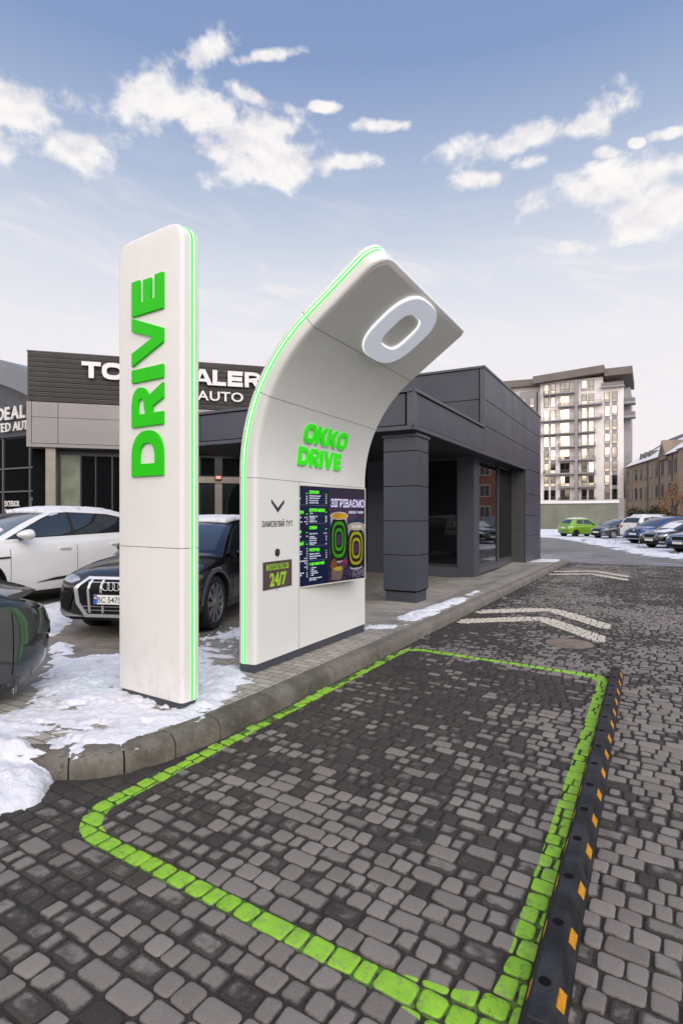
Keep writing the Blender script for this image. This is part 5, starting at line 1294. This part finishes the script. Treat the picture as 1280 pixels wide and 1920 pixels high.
    for s in (1, -1):
        for lp in g['side']: project(bvh, [lp], (0, s*3, 0), X, Zv, -Y*s, .005, .10).build('window', CARGL, t, True, angle=30)
        if g.get('trim'): project(bvh, [g['trim']], (0, s*3, 0), X, Zv, -Y*s, .003, .10, .004).build('window_trim', c.get('trimmat', BLKPL), t, True, angle=30)
        for xd in c.get('doors', []):      # shut lines
            zt = interp(c['sh'], xd)-.01
            project(bvh, [[(xd-.004, .36), (xd+.004, .36), (xd+.004+c.get('slant', 0), zt), (xd-.004+c.get('slant', 0), zt)]], (0, s*3, 0), X, Zv, -Y*s, .0012, .08, .002).build('shut_line', DARKGAP, t)
        for xd in c.get('handles', []):
            zt = interp(c['sh'], xd)-.13; m = project(bvh, [rrect(xd, zt, .21, .034, .016)], (0, s*3, 0), X, Zv, -Y*s, .026, .06, .006); m.build('door_handle', c.get('handlemat', PT), t, True)
        for lp in c.get('cladside', []): project(bvh, [lp], (0, s*3, 0), X, Zv, -Y*s, .010, .07, .012).build('side_trim', c.get('cladmat', BLKPL), t, True, angle=30)
        if c.get('arch'):
            for ax in (xf, xr):
                a0, a1 = 2, 178
                lp = [(ax+math.cos(R_(a))*wr*1.27, wr+math.sin(R_(a))*wr*1.25) for a in np.linspace(a0, a1, 26)]+[(ax+math.cos(R_(a))*wr*1.125, wr+math.sin(R_(a))*wr*1.125) for a in np.linspace(a1, a0, 26)]
                project(bvh, [lp], (0, s*3, 0), X, Zv, -Y*s, .014, .09, .02).build('wheel_arch', c.get('cladmat', BLKPL), t, True, angle=40)
        # mirrors
        mx, mz = c['mirror']; my = wbt+.02; bm = bmesh.new(); bmesh.ops.create_uvsphere(bm, u_segments=14, v_segments=10, radius=1)
        for v in bm.verts: v.co = Vector((v.co.x*(.17 if v.co.x > 0 else .05), v.co.y*.10*(1-.25*max(0, v.co.x)), v.co.z*.072*(1-.3*max(0, v.co.x))))*1.22
        m = MB(); m.bm(bm, 0, Matrix.Translation((mx-.06, s*(my+.12), mz+.05))); mr = m.build('mirror', c.get('mirrormat', PT), t, True, angle=180)
        m = MB(); m.tube([(mx, s*(my-.04), mz-.02), (mx, s*(my+.08), mz+.0)], [.03, .022], 8); m.build('mirror_arm', BLKPL, mr)
    # ---------- front and rear pieces, drawn in (y, z)
    for nm, mt, where, lps, off in c['pieces']:
        for lp in lps:
            o, d = ((3, 0, 0), -X) if where == 'f' else ((-3, 0, 0), X)
            mm = project(bvh, [lp], o, Y, Zv, d, off, .05, .012)
            if mm.v: mm.build(nm, mt, t, True, angle=35)
    # plate
    for where, yz, tx in c.get('plates', []):
        sgn = 1 if where == 'f' else -1
        hit = bvh.ray_cast(Vector((sgn*3, 0, yz)), Vector((-sgn, 0, 0)))
        px = hit[0].x+sgn*.035
        m = MB(); m.box(px-.006, px+.006, -.26, .26, yz-.056, yz+.056); pl = m.build('number_plate', PLATE, t)
        if tx:
            Mx = Matrix(((0, 0, sgn, px+sgn*.0068), (sgn, 0, 0, 0), (0, 1, 0, yz), (0, 0, 0, 1)))
            m = MB(); m.add([(-.258, -.054, 0), (-.215, -.054, 0), (-.215, .054, 0), (-.258, .054, 0)], [(0, 1, 2, 3)], M=Mx); m.build('plate_band', PLBLUE, pl)
            m = MB(); text(m, tx, .098, Mx @ Matrix.Translation((.022, -.035, .0005)), .0005, .006, .92, 'CENTER'); m.build('plate_text', INK, pl)
            m = MB(); m.add([(-.25, .01, .0006), (-.223, .01, .0006), (-.223, .03, .0006), (-.25, .03, .0006)], [(0, 1, 2, 3)], M=Mx); m.build('plate_flag', PLYEL, pl)
        m = MB(); m.box(min(px-sgn*.006, px-sgn*.08), max(px-sgn*.006, px-sgn*.08), -.25, .25, yz-.05, yz+.05); m.build('plate_holder', BLKPL, pl)
    # rings / round badge
    b = c.get('badge')
    if b == 'rings':
        zc = c['badge_z']; hit = bvh.ray_cast(Vector((3, 0, zc)), Vector((-1, 0, 0))); px = hit[0].x+.034
        m = MB()
        for k in range(4):
            y = (1.5-k)*.070; m.tube([(px+.002*(k % 2), y+.049*math.cos(a), zc+.049*math.sin(a)) for a in np.linspace(0, 2*math.pi, 29)], .0052, 6)
        m.build('badge', CHROME, t, True, angle=180)
    elif b:
        where, zc, r = b; sg = 1 if where == 'f' else -1; hit = bvh.ray_cast(Vector((sg*3, 0, zc)), Vector((-sg, 0, 0)))
        m = MB(); m.lathe([(0, 0), (r, 0), (r, .02), (r*.8, .025), (0, .025)], 20, 'x', M=Matrix.Translation((hit[0].x+(.006 if sg > 0 else -.03), 0, zc))); m.build('badge', CHROME, t, True)
    # ---------- wheels
    tw = c.get('tw', .235); nsp = c.get('spokes', 10); rr_ = wr*c.get('rimf', .72)
    for ax in (xf, xr):
        for s in (1, -1):
            yo = s*(W_/2-.035)
            m = MB(); P = [(rr_*.98, -.0), (wr*.93, .004), (wr*.985, -.02), (wr, -.05), (wr, -tw+.05), (wr*.985, -tw+.02), (wr*.93, -tw), (rr_*.9, -tw)]
            m.lathe([(r, s*h) for r, h in P], 40, 'y', caps=False)
            ty = m.build('wheel', TYRE, t, True, loc=(ax, yo, wr), angle=40)
            m = MB(); m.lathe([(rr_*1.0, s*-.004), (rr_*.965, s*.004), (rr_*.93, s*-.006), (rr_*.90, s*-.05)], 40, 'y', caps=False)
            dark = MB(); dark.lathe([(0, s*-.075), (rr_*.9, s*-.07), (rr_*.93, s*-.16)], 32, 'y')
            for k in range(nsp):
                a = 2*math.pi*k/nsp; w0, w1 = c.get('spw', (.030, .022)); ca, sa = math.cos(a), math.sin(a)
                def q(r, w, h): return (r*ca-w*sa, s*h, r*sa+w*ca)
                m.add([q(.05, -w0, -.004), q(.05, w0, -.004), q(rr_*.95, w1, -.004), q(rr_*.95, -w1, -.004), q(.05, -w0, -.05), q(.05, w0, -.05), q(rr_*.95, w1, -.04), q(rr_*.95, -w1, -.04)], [(0, 1, 2, 3), (0, 4, 5, 1), (1, 5, 6, 2), (2, 6, 7, 3), (3, 7, 4, 0)])
            m.lathe([(0, s*.004), (.055, s*.002), (.075, s*-.01), (.08, s*-.05)], 20, 'y')
            rm = m.build('rim', c.get('rimmat', RIM), ty, False); dark.build('rim_barrel', RIMD, ty)
    # underside so no daylight shows through
    m = MB(); m.box(-h2+.85, h2-.6, -W_/2+.12, W_/2-.12, interp(c['bot'], 0)-.02, interp(c['bot'], 0)+.06)
    m.box(xr-.4, xr+.4, -W_/2+.36, W_/2-.36, .3, .62); m.box(xf-.4, xf+.4, -W_/2+.36, W_/2-.36, .3, .62); m.build('underbody', BLKPL, t)
    return t, bvh
def sym(lp): return [lp, [(-a, b) for a, b in lp][::-1]]
def glass_outline(xa, xb, ya, yb): return [(xa, -ya), (xa, ya), (xb, yb), (xb, -yb)]

A6 = dict(L=4.95, W=1.89, wr=.365, axles=(1.555, -1.37), paint=paint('black_paint', (.006, .006, .008), rough=.22), rimf=.74, spokes=10, spw=(.028, .036), rimmat=mat('rim_polish', (.36, .36, .38), .3, .85, noise=.1),
    plan=[(-2.475, .80), (-2.38, .90), (-2.1, .97), (-1.2, 1), (1.0, 1), (1.7, .985), (2.15, .945), (2.35, .87), (2.44, .79), (2.475, .70)],
    bot=[(-2.475, .34), (-2.2, .25), (-1.5, .22), (1.6, .22), (2.2, .22), (2.475, .26)],
    sh=[(-2.475, .72), (-2.35, .95), (-2.0, 1.0), (-1, .98), (.3, .955), (1.1, .93), (1.8, .86), (2.2, .78), (2.4, .72), (2.475, .66)],
    top=[(-2.475, .74), (-2.35, .97), (-2.0, 1.02), (.3, 1.0), (1.05, 1.03), (1.6, .985), (2.1, .90), (2.36, .81), (2.475, .68)],
    cabin=dict(x=[1.22, -2.40], wb=.93, wr=.66, z=[(1.22, .95), (1.0, 1.08), (.62, 1.27), (.25, 1.41), (-.2, 1.47), (-.8, 1.485), (-1.5, 1.45), (-1.95, 1.37), (-2.15, 1.22), (-2.40, .94)],
        front=[glass_outline(1.08, .26, .70, .565)], rear=[glass_outline(-2.30, -1.98, .62, .50)],
        side=[[(.93, 1.00), (-.10, 1.035), (-.10, 1.40), (.10, 1.385), (.42, 1.285)], [(-.17, 1.035), (-1.08, 1.06), (-1.10, 1.40), (-.17, 1.405)], [(-1.16, 1.06), (-1.80, 1.09), (-1.66, 1.33), (-1.16, 1.395)]],
        trim=[(1.0, .985), (-1.87, 1.075), (-1.68, 1.355), (-1.1, 1.422), (-.1, 1.425), (.14, 1.405), (.46, 1.30)]),
    doors=[1.02, -.13, -1.1], handles=[.12, -.92], mirror=(.60, 1.0), arch=True, cladmat=CLAD,
    cladside=[[(1.12, .24), (-.95, .24), (-.95, .33), (1.12, .33)]],
    plates=[('f', .515, 'BC 5475 HH')], badge='rings', badge_z=.675,
    pieces=[('grille', GRILL, 'f', [[(-.37, .75), (.37, .75), (.50, .64), (.475, .47), (.36, .33), (-.36, .33), (-.475, .47), (-.50, .64)]], .012),
        ('grille_surround', CHROME, 'f', [[(-.39, .775), (.39, .775), (.38, .745), (-.38, .745)], [(-.365, .335), (.365, .335), (.385, .295), (-.385, .295)]]+sym([(.385, .775), (.54, .645), (.512, .46), (.385, .295), (.355, .335), (.462, .47), (.49, .638), (.365, .745)]), .022),
        ('grille_bar', CHROME, 'f', sym([(.30, .74), (.335, .74), (.365, .62), (.34, .35), (.312, .35), (.335, .62)])+sym([(.15, .74), (.18, .74), (.195, .60), (.165, .585)])+[[(-.36, .715), (.36, .715), (.36, .709), (-.36, .709)], [(-.44, .43), (.44, .43), (.44, .424), (-.44, .424)], [(-.42, .385), (.42, .385), (.42, .379), (-.42, .379)]]+sym([(.14, .44), (.165, .44), (.165, .35), (.14, .35)]), .022),
        ('headlight', HEADL, 'f', sym([(.50, .735), (.60, .70), (.80, .735), (.83, .79), (.79, .80), (.56, .775)]), .008),
        ('headlight_surround', BLKPL, 'f', sym([(.50, .70), (.60, .665), (.80, .70), (.80, .735), (.60, .70), (.50, .735)]), .006),
        ('air_intake', GRILL, 'f', sym([(.56, .57), (.80, .60), (.80, .40), (.62, .37)]), .010),
        ('bumper_skid', mat('skid_grey', (.32, .33, .35), .4, .5, noise=.08), 'f', [[(-.80, .30), (.80, .30), (.84, .36), (.80, .385), (.58, .325), (.36, .295), (-.36, .295), (-.58, .325), (-.80, .385), (-.84, .36)]], .022),
        ('lower_grille', GRILL, 'f', [[(-.62, .29), (.62, .29), (.62, .262), (-.62, .262)]], .008)])
ps = R_(10); fx, fy = -2.742, 6.9; cx_, cy_ = fx+math.sin(ps)*2.475, fy+math.cos(ps)*2.475
a6, bv = car('parked_car', 'black estate car with grey wheel arches, parked nose out behind the tall pillar', A6, (cx_, cy_), math.atan2(-math.cos(ps), -math.sin(ps)), pz(-2.1, 8.2))
def car_snow(t, bvh, lps, label, org=(0, 0, 3), off=.035, thick=.03):
    for lp in lps:
        m = project(bvh, [lp], org, (1, 0, 0), (0, 1, 0), (0, 0, -1), off, .05, thick)
        r2 = random.Random(2); m.v = [(x, y, z+r2.uniform(-.006, .006)) for x, y, z in m.v]
        o = m.build('snow', SNOW, None, True, angle=180); o.location = t.location; o.rotation_euler = t.rotation_euler; tag(o, label, 'snow', kind='stuff')
car_snow(a6, bv, [[(.18, -.50), (.20, 0), (.18, .50), (-.6, .54), (-1.85, .50), (-1.9, 0), (-1.85, -.50), (-.6, -.54)]], 'snow lying on the roof of the black estate car')

SUVW = dict(L=4.9, W=1.935, wr=.385, axles=(1.53, -1.40), paint=paint('white_paint', (.74, .72, .71), metal=0, rough=.3), rimf=.76, spokes=5, spw=(.07, .05), rimmat=RIMD,
    plan=[(-2.45, .78), (-2.3, .90), (-1.9, .975), (-1, 1), (1.1, 1), (1.8, .98), (2.2, .92), (2.4, .80), (2.45, .70)],
    bot=[(-2.45, .38), (-2.1, .28), (-1, .24), (1.6, .24), (2.45, .30)],
    sh=[(-2.45, .85), (-2.3, 1.06), (-1.8, 1.12), (-.6, 1.09), (.6, 1.06), (1.3, 1.03), (1.9, .96), (2.3, .86), (2.45, .74)],
    top=[(-2.45, .88), (-2.3, 1.10), (-1.8, 1.15), (.6, 1.09), (1.2, 1.12), (1.8, 1.06), (2.3, .94), (2.45, .78)],
    cabin=dict(x=[1.30, -2.36], wb=.935, wr=.66, z=[(1.30, 1.05), (1.02, 1.19), (.6, 1.40), (.2, 1.545), (-.25, 1.605), (-.8, 1.60), (-1.4, 1.50), (-1.9, 1.34), (-2.36, 1.08)],
        front=[glass_outline(1.16, .24, .72, .57)], rear=[glass_outline(-2.20, -1.5, .64, .50)],
        side=[[(1.02, 1.13), (-.10, 1.165), (-.10, 1.53), (.12, 1.515), (.38, 1.425)], [(-.17, 1.165), (-1.72, 1.21), (-1.32, 1.42), (-.95, 1.50), (-.17, 1.535)]],
        trim=[(1.08, 1.115), (-1.82, 1.195), (-1.34, 1.445), (-.95, 1.522), (-.12, 1.555), (.15, 1.535), (.40, 1.442)]),
    doors=[1.05, -.13, -1.15], handles=[.10, -.95], mirror=(.86, 1.14), handlemat=mat('handle_silver', (.7, .69, .68), .35, .1),
    cladside=[[(.62, .40), (-.90, .46), (-.98, .52), (-.9, .53), (.30, .455)], [(1.70, .80), (1.06, .825), (1.06, .85), (1.70, .83)]],
    pieces=[('headlight', HEADL, 'f', sym([(.48, .82), (.78, .84), (.80, .90), (.50, .88)]), .008), ('grille', GRILL, 'f', [[(-.42, .84), (.42, .84), (.50, .66), (.38, .46), (-.38, .46), (-.50, .66)]], .012)], plates=[('f', .52, None)])
x, y = UV(6.42, -9.77)
suvw, bv = car('parked_car', 'white sloping roofed off-roader parked by the brown showroom with snow on its roof', SUVW, (x, y), math.atan2(-CT, -ST), .06)
car_snow(suvw, bv, [[(.22, -.55), (.24, 0), (.22, .55), (-.7, .58), (-1.55, .52), (-1.6, 0), (-1.55, -.52), (-.7, -.58)]], 'snow lying on the roof of the white off-roader')
car_snow(suvw, bv, [[(1.12, -.10), (1.15, .10), (1.05, .48), (.92, .55), (.86, .30), (.95, .0)]], 'snow patches on the windscreen of the white off-roader', off=.02, thick=.012)

FAST = dict(L=4.9, W=1.93, wr=.36, axles=(1.55, -1.38), paint=paint('graphite_paint', (.04, .041, .045), rough=.2, metal=.6), rimf=.76, spokes=10,
    plan=[(-2.45, .62), (-2.42, .74), (-2.33, .865), (-2.15, .94), (-1.9, .98), (-1.2, 1.0), (1.0, .99), (1.8, .97), (2.3, .84), (2.45, .68)],
    bot=[(-2.45, .40), (-2.3, .33), (-2.05, .22), (-1.5, .17), (1.6, .17), (2.45, .22)],
    sh=[(-2.45, .66), (-2.41, .73), (-2.32, .82), (-2.1, .88), (-1.5, .92), (0, .90), (1.1, .87), (2.0, .75), (2.45, .58)],
    top=[(-2.45, .68), (-2.41, .76), (-2.32, .85), (-2.1, .92), (-1.4, .99), (1.1, .95), (2.0, .82), (2.45, .60)],
    cabin=dict(x=[1.3, -2.05], wb=.90, wr=.58, z=[(1.3, .88), (.8, 1.13), (.3, 1.33), (-.3, 1.40), (-.9, 1.34), (-1.5, 1.16), (-2.05, .92)],
        front=[glass_outline(1.15, .3, .68, .5)], rear=[glass_outline(-1.9, -.95, .55, .48)], side=[[(.95, .97), (-1.3, 1.0), (-.9, 1.22), (-.2, 1.31), (.3, 1.26)]]),
    doors=[1.0, -.3, -2.0], handles=[-.1], mirror=(.8, .96),
    pieces=[('tail_light', mat('dark_lens', (.02, .022, .02), .05, coat=1, noise=.2), 'r', sym([(.42, .80), (.66, .83), (.84, .80), (.88, .62), (.80, .585), (.74, .70), (.44, .745)]), .012), ('bumper_line', DARKGAP, 'r', [[(-.8, .545), (.8, .545), (.8, .56), (-.8, .56)]], .004),
        ('diffuser', BLKPL, 'r', [[(-.7, .41), (.7, .41), (.7, .47), (-.7, .47)]], .012)], plates=[('r', .60, None)])
hu = R_(TH); x, y = UV(2.95-2.45, -4.05-.955)
fast, bv = car('parked_car', 'dark grey fastback with a rear spoiler cut off by the left edge of the picture', FAST, (x, y), math.atan2(-CT, -ST), .03)
def spoiler(t, bvh):
    m = MB(); sec = []
    for y in np.linspace(-.80, .80, 21):
        k = abs(y)/.80; x0 = -2.30+.07*k**2.2; z = .985-.03*k**2
        e = 1 if k < .97 else .35
        sec.append([(x0+.30, y, z-.055), (x0+.16, y, z-.03+.012*e), (x0, y, z+.005*e), (x0-.035, y, z-.012), (x0-.02, y, z-.05*e), (x0+.14, y, z-.085)])
    m.loft(sec); m.build('spoiler', t.children[0].data.materials[0], t, True, angle=50)
    for x, y, l in ((-2.15, .72, .10), (-2.08, .80, .07), (-2.2, .60, .06)):
        hit = bvh.ray_cast(Vector((x, y, -1)), Vector((0, 0, 1))); z = hit[0].z if hit[0] else .35
        m = MB(); m.tube([(x, y, z+.01), (x, y, z-l*.5), (x, y, z-l)], [.006, .004, .0015], 6); m.build('icicle', mat('ice', (.7, .75, .8), .05), t, True)
spoiler(fast, bv)

HATCH = dict(L=3.57, W=1.63, wr=.29, axles=(1.12, -1.18), paint=paint('lime_paint', (.155, .32, .006), metal=.3), roofpaint=paint('lime_paint', (0, 0, 0)), rimf=.7, spokes=7, rimmat=RIMD,
    plan=[(-1.785, .80), (-1.70, .91), (-1.4, .985), (-.5, 1), (.8, 1), (1.4, .95), (1.65, .85), (1.785, .7)],
    bot=[(-1.785, .36), (-1.5, .24), (1.4, .22), (1.785, .28)],
    sh=[(-1.785, .66), (-1.70, .86), (-1.4, .92), (0, .94), (.9, .92), (1.5, .82), (1.785, .62)],
    top=[(-1.785, .68), (-1.70, .89), (-1.4, .96), (.8, .98), (1.4, .90), (1.785, .66)],
    cabin=dict(x=[1.05, -1.70], wb=.92, wr=.66, z=[(1.05, .95), (.6, 1.22), (.25, 1.40), (-.2, 1.475), (-.8, 1.475), (-1.25, 1.40), (-1.50, 1.18), (-1.70, .9)],
        front=[glass_outline(.93, .30, .60, .50)], rear=[glass_outline(-1.57, -1.32, .52, .47)],
        side=[[(.72, 1.0), (-.35, 1.02), (-.35, 1.39), (.1, 1.37), (.35, 1.27)], [(-.41, 1.02), (-1.05, 1.05), (-1.0, 1.30), (-.9, 1.37), (-.41, 1.39)]]),
    doors=[.85, -.38], handles=[-.2], mirror=(.62, 1.0),
    pieces=[('tail_light', mat('chrome_lamp', (.7, .62, .5), .2, .4, noise=.2), 'r', sym([(.56, .88), (.70, .86), (.70, .70), (.58, .70)]), .01), ('bumper_line', DARKGAP, 'r', [[(-.6, .45), (.6, .45), (.6, .46), (-.6, .46)]], .004)], plates=[('r', .74, None)])
Yg = 46.5
c1, bv = car('parked_car', 'small lime green hatchback with a white roof seen from behind', HATCH, (19.55, 46.4), R_(18), -.15, 'cars parked in the row on the right')
car_snow(c1, bv, [[(.15, -.46), (.2, 0), (.15, .46), (-1.15, .46), (-1.22, 0), (-1.15, -.46)]], 'snow lying on the roof of the lime green hatchback')

GREYH = dict(L=4.3, W=1.78, wr=.315, axles=(1.33, -1.30), paint=paint('slate_paint', (.055, .058, .066)), rimf=.75, spokes=8,
    plan=[(-2.15, .78), (-2.0, .91), (-1.6, .98), (0, 1), (1.2, .99), (1.75, .93), (2.05, .80), (2.15, .66)],
    bot=[(-2.15, .36), (-1.8, .24), (1.7, .2), (2.15, .24)],
    sh=[(-2.15, .80), (-2.0, .95), (-.5, .95), (.8, .90), (1.5, .80), (2.0, .70), (2.15, .58)],
    top=[(-2.15, .82), (-2.0, .98), (.6, .97), (1.1, .97), (1.6, .88), (2.0, .76), (2.15, .6)],
    cabin=dict(x=[1.35, -2.08], wb=.93, wr=.64, z=[(1.35, .90), (.9, 1.13), (.45, 1.33), (0, 1.44), (-.6, 1.47), (-1.2, 1.42), (-1.7, 1.27), (-2.08, .95)],
        front=[glass_outline(1.22, .35, .68, .53)], rear=[glass_outline(-1.98, -1.6, .58, .48)],
        side=[[(1.0, .98), (-.25, 1.01), (-.25, 1.38), (.1, 1.36), (.4, 1.27)], [(-.31, 1.01), (-1.5, 1.06), (-1.3, 1.33), (-.31, 1.39)]]),
    doors=[1.0, -.28, -1.2], handles=[.0, -.95], mirror=(.85, 1.0),
    pieces=[('headlight', HEADL, 'f', sym([(.42, .66), (.60, .62), (.78, .70), (.76, .80), (.62, .77)]), .01), ('grille', GRILL, 'f', [[(-.40, .69), (.40, .69), (.40, .58), (-.40, .58)]], .012), ('air_intake', GRILL, 'f', [[(-.5, .42), (.5, .42), (.45, .26), (-.45, .26)]], .012),
        ('fog_light', HEADL, 'f', sym([(.60, .42), (.74, .42), (.74, .34), (.60, .34)]), .012), ('tail_light', TAILR, 'r', sym([(.5, .92), (.78, .9), (.76, .76), (.52, .78)]), .01)], plates=[('f', .49, None)])
car('parked_car', 'slate grey hatchback facing the lane beside the lime green car', GREYH, (20.95, 42.9), R_(197), -.15, 'cars parked in the row on the right')
def big(paint_, H=1.68):
    k = H/1.68
    return dict(L=4.65, W=1.86, wr=.36, axles=(1.42, -1.38), paint=paint_, rimf=.74, spokes=10,
    plan=[(-2.325, .80), (-2.2, .92), (-1.8, .985), (0, 1), (1.3, .99), (1.9, .94), (2.2, .83), (2.325, .70)],
    bot=[(-2.325, .42), (-1.9, .28), (1.8, .26), (2.325, .30)],
    sh=[(-2.325, .86), (-2.2, 1.05), (-.5, 1.06*k), (.8, 1.02*k), (1.6, .96*k), (2.1, .86*k), (2.325, .70)],
    top=[(-2.325, .9), (-2.2, 1.1), (.8, 1.09*k), (1.2, 1.09*k), (1.8, 1.02*k), (2.15, .92*k), (2.325, .74)],
    cabin=dict(x=[1.35, -2.26], wb=.94, wr=.68, z=[(1.35, 1.03*k), (.95, 1.25*k), (.5, 1.47*k), (.1, 1.60*k), (-.5, 1.655*k), (-1.2, 1.64*k), (-1.8, 1.55*k), (-2.05, 1.36*k), (-2.26, 1.05)],
        front=[glass_outline(1.22, .32, .72, .57)], rear=[glass_outline(-2.17, -1.92, .66, .56)],
        side=[[(1.0, 1.12*k), (-.2, 1.14*k), (-.2, 1.57*k), (.1, 1.54*k), (.4, 1.44*k)], [(-.26, 1.14*k), (-1.2, 1.16*k), (-1.2, 1.57*k), (-.26, 1.58*k)], [(-1.27, 1.17*k), (-1.85, 1.22*k), (-1.72, 1.48*k), (-1.27, 1.55*k)]]),
    doors=[1.05, -.23, -1.25], handles=[.05, -.98], mirror=(.85, 1.13*k), arch=True,
    pieces=[('headlight', HEADL, 'f', sym([(.44, .84*k), (.80, .84*k), (.80, .92*k), (.50, .91*k)]), .01), ('grille', GRILL, 'f', [[(-.46, .93*k), (.46, .93*k), (.44, .73*k), (-.44, .73*k)]], .012), ('grille_bar', CHROME, 'f', [[(-.44, .90*k), (.44, .90*k), (.44, .885*k), (-.44, .885*k)], [(-.43, .80*k), (.43, .80*k), (.43, .785*k), (-.43, .785*k)]], .02),
        ('air_intake', GRILL, 'f', [[(-.62, .50), (.62, .50), (.5, .36), (-.5, .36)]], .012), ('bumper_trim', CHROME, 'f', [[(-.66, .36), (.66, .36), (.66, .33), (-.66, .33)]], .02), ('tail_light', TAILR, 'r', sym([(.56, 1.08), (.80, 1.06), (.80, .86), (.60, .90)]), .012)],
    plates=[('f', .62, None), ('r', .88, None)], badge=('f', .83*k, .06))
WS = big(paint('far_white_paint', (.68, .64, .60), metal=0), 1.74); WS['badge'] = ('r', 1.02, .05)
c4, bv = car('parked_car', 'white off-roader with roof rails seen from behind, between the grey and the blue car', WS, (21.35, 38.7), R_(18), -.15, 'cars parked in the row on the right')
def rails(t):
    for s in (1, -1):
        m = MB(); m.tube([(.3, s*.56, 1.68), (.15, s*.565, 1.765), (-.5, s*.575, 1.79), (-1.3, s*.57, 1.77), (-1.5, s*.56, 1.68)], .022, 8); m.build('roof_rail', CHROME, t, True)
rails(c4)
car_snow(c4, bv, [[(.1, -.5), (.1, .5), (-1.6, .5), (-1.6, -.5)]], 'snow lying on the roof of the white off-roader in the far row')
car('parked_car', 'bright blue off-roader facing the lane with a chrome barred grille', big(paint('blue_paint', (.012, .055, .22)), 1.66), (19.55, 34.6), R_(198), -.15, 'cars parked in the row on the right')
def saloon(p): return dict(L=4.8, W=1.84, wr=.33, axles=(1.42, -1.40), paint=p, rimf=.74, spokes=9,
    plan=[(-2.4, .78), (-2.2, .91), (-1.7, .98), (0, 1), (1.3, .99), (1.9, .94), (2.25, .83), (2.4, .68)],
    bot=[(-2.4, .36), (-2, .24), (1.8, .2), (2.4, .24)],
    sh=[(-2.4, .82), (-2.2, .97), (-1.2, .97), (.8, .92), (1.6, .84), (2.2, .74), (2.4, .60)],
    top=[(-2.4, .85), (-2.2, 1.02), (-1.4, 1.03), (.8, .99), (1.3, .97), (1.9, .88), (2.25, .79), (2.4, .63)],
    cabin=dict(x=[1.3, -1.95], wb=.93, wr=.63, z=[(1.3, .93), (.85, 1.15), (.4, 1.34), (-.1, 1.44), (-.7, 1.45), (-1.2, 1.34), (-1.95, 1.0)],
        front=[glass_outline(1.17, .3, .68, .53)], rear=[glass_outline(-1.85, -1.15, .6, .5)], side=[[(.95, 1.0), (-.3, 1.02), (-.3, 1.38), (.05, 1.36), (.35, 1.27)], [(-.36, 1.02), (-1.5, 1.05), (-1.15, 1.28), (-.75, 1.37), (-.36, 1.39)]]),
    doors=[1.0, -.33, -1.3], handles=[.0, -1.0], mirror=(.8, 1.0),
    pieces=[('headlight', HEADL, 'f', sym([(.42, .66), (.60, .62), (.80, .68), (.80, .77), (.60, .76)]), .01), ('grille', GRILL, 'f', [[(-.36, .74), (.36, .74), (.32, .58), (-.32, .58)]], .012), ('grille_surround', CHROME, 'f', [[(-.385, .765), (.385, .765), (.37, .74), (-.37, .74)], [(-.33, .58), (.33, .58), (.34, .56), (-.34, .56)]]+sym([(.385, .765), (.34, .56), (.318, .575), (.362, .745)]), .02),
        ('air_intake', GRILL, 'f', [[(-.6, .40), (.6, .40), (.55, .26), (-.55, .26)]], .012), ('fog_light', HEADL, 'f', sym([(.60, .40), (.78, .40), (.78, .33), (.60, .33)]), .015), ('tail_light', TAILR, 'r', sym([(.5, .95), (.8, .92), (.78, .78), (.5, .8)]), .01)], plates=[('f', .46, None)])
c6, bv = car('parked_car', 'black saloon with a chrome rimmed grille, next to the blue off-roader', saloon(paint('black_paint', (0, 0, 0))), (18.2, 30.2), R_(198), -.15, 'cars parked in the row on the right')
car_snow(c6, bv, [[(2.0, -.1), (2.0, .5), (1.3, .55), (1.2, .1)], [(1.1, -.5), (1.15, .3), (.6, .4), (.5, -.4)]], 'snow lying on the bonnet and windscreen of the black saloon', off=.02, thick=.012)
car('parked_car', 'dark blue saloon cut off by the right edge of the picture', saloon(paint('navy_paint', (.01, .03, .14))), (17.55, 26.6), R_(198), -.15, 'cars parked in the row on the right')
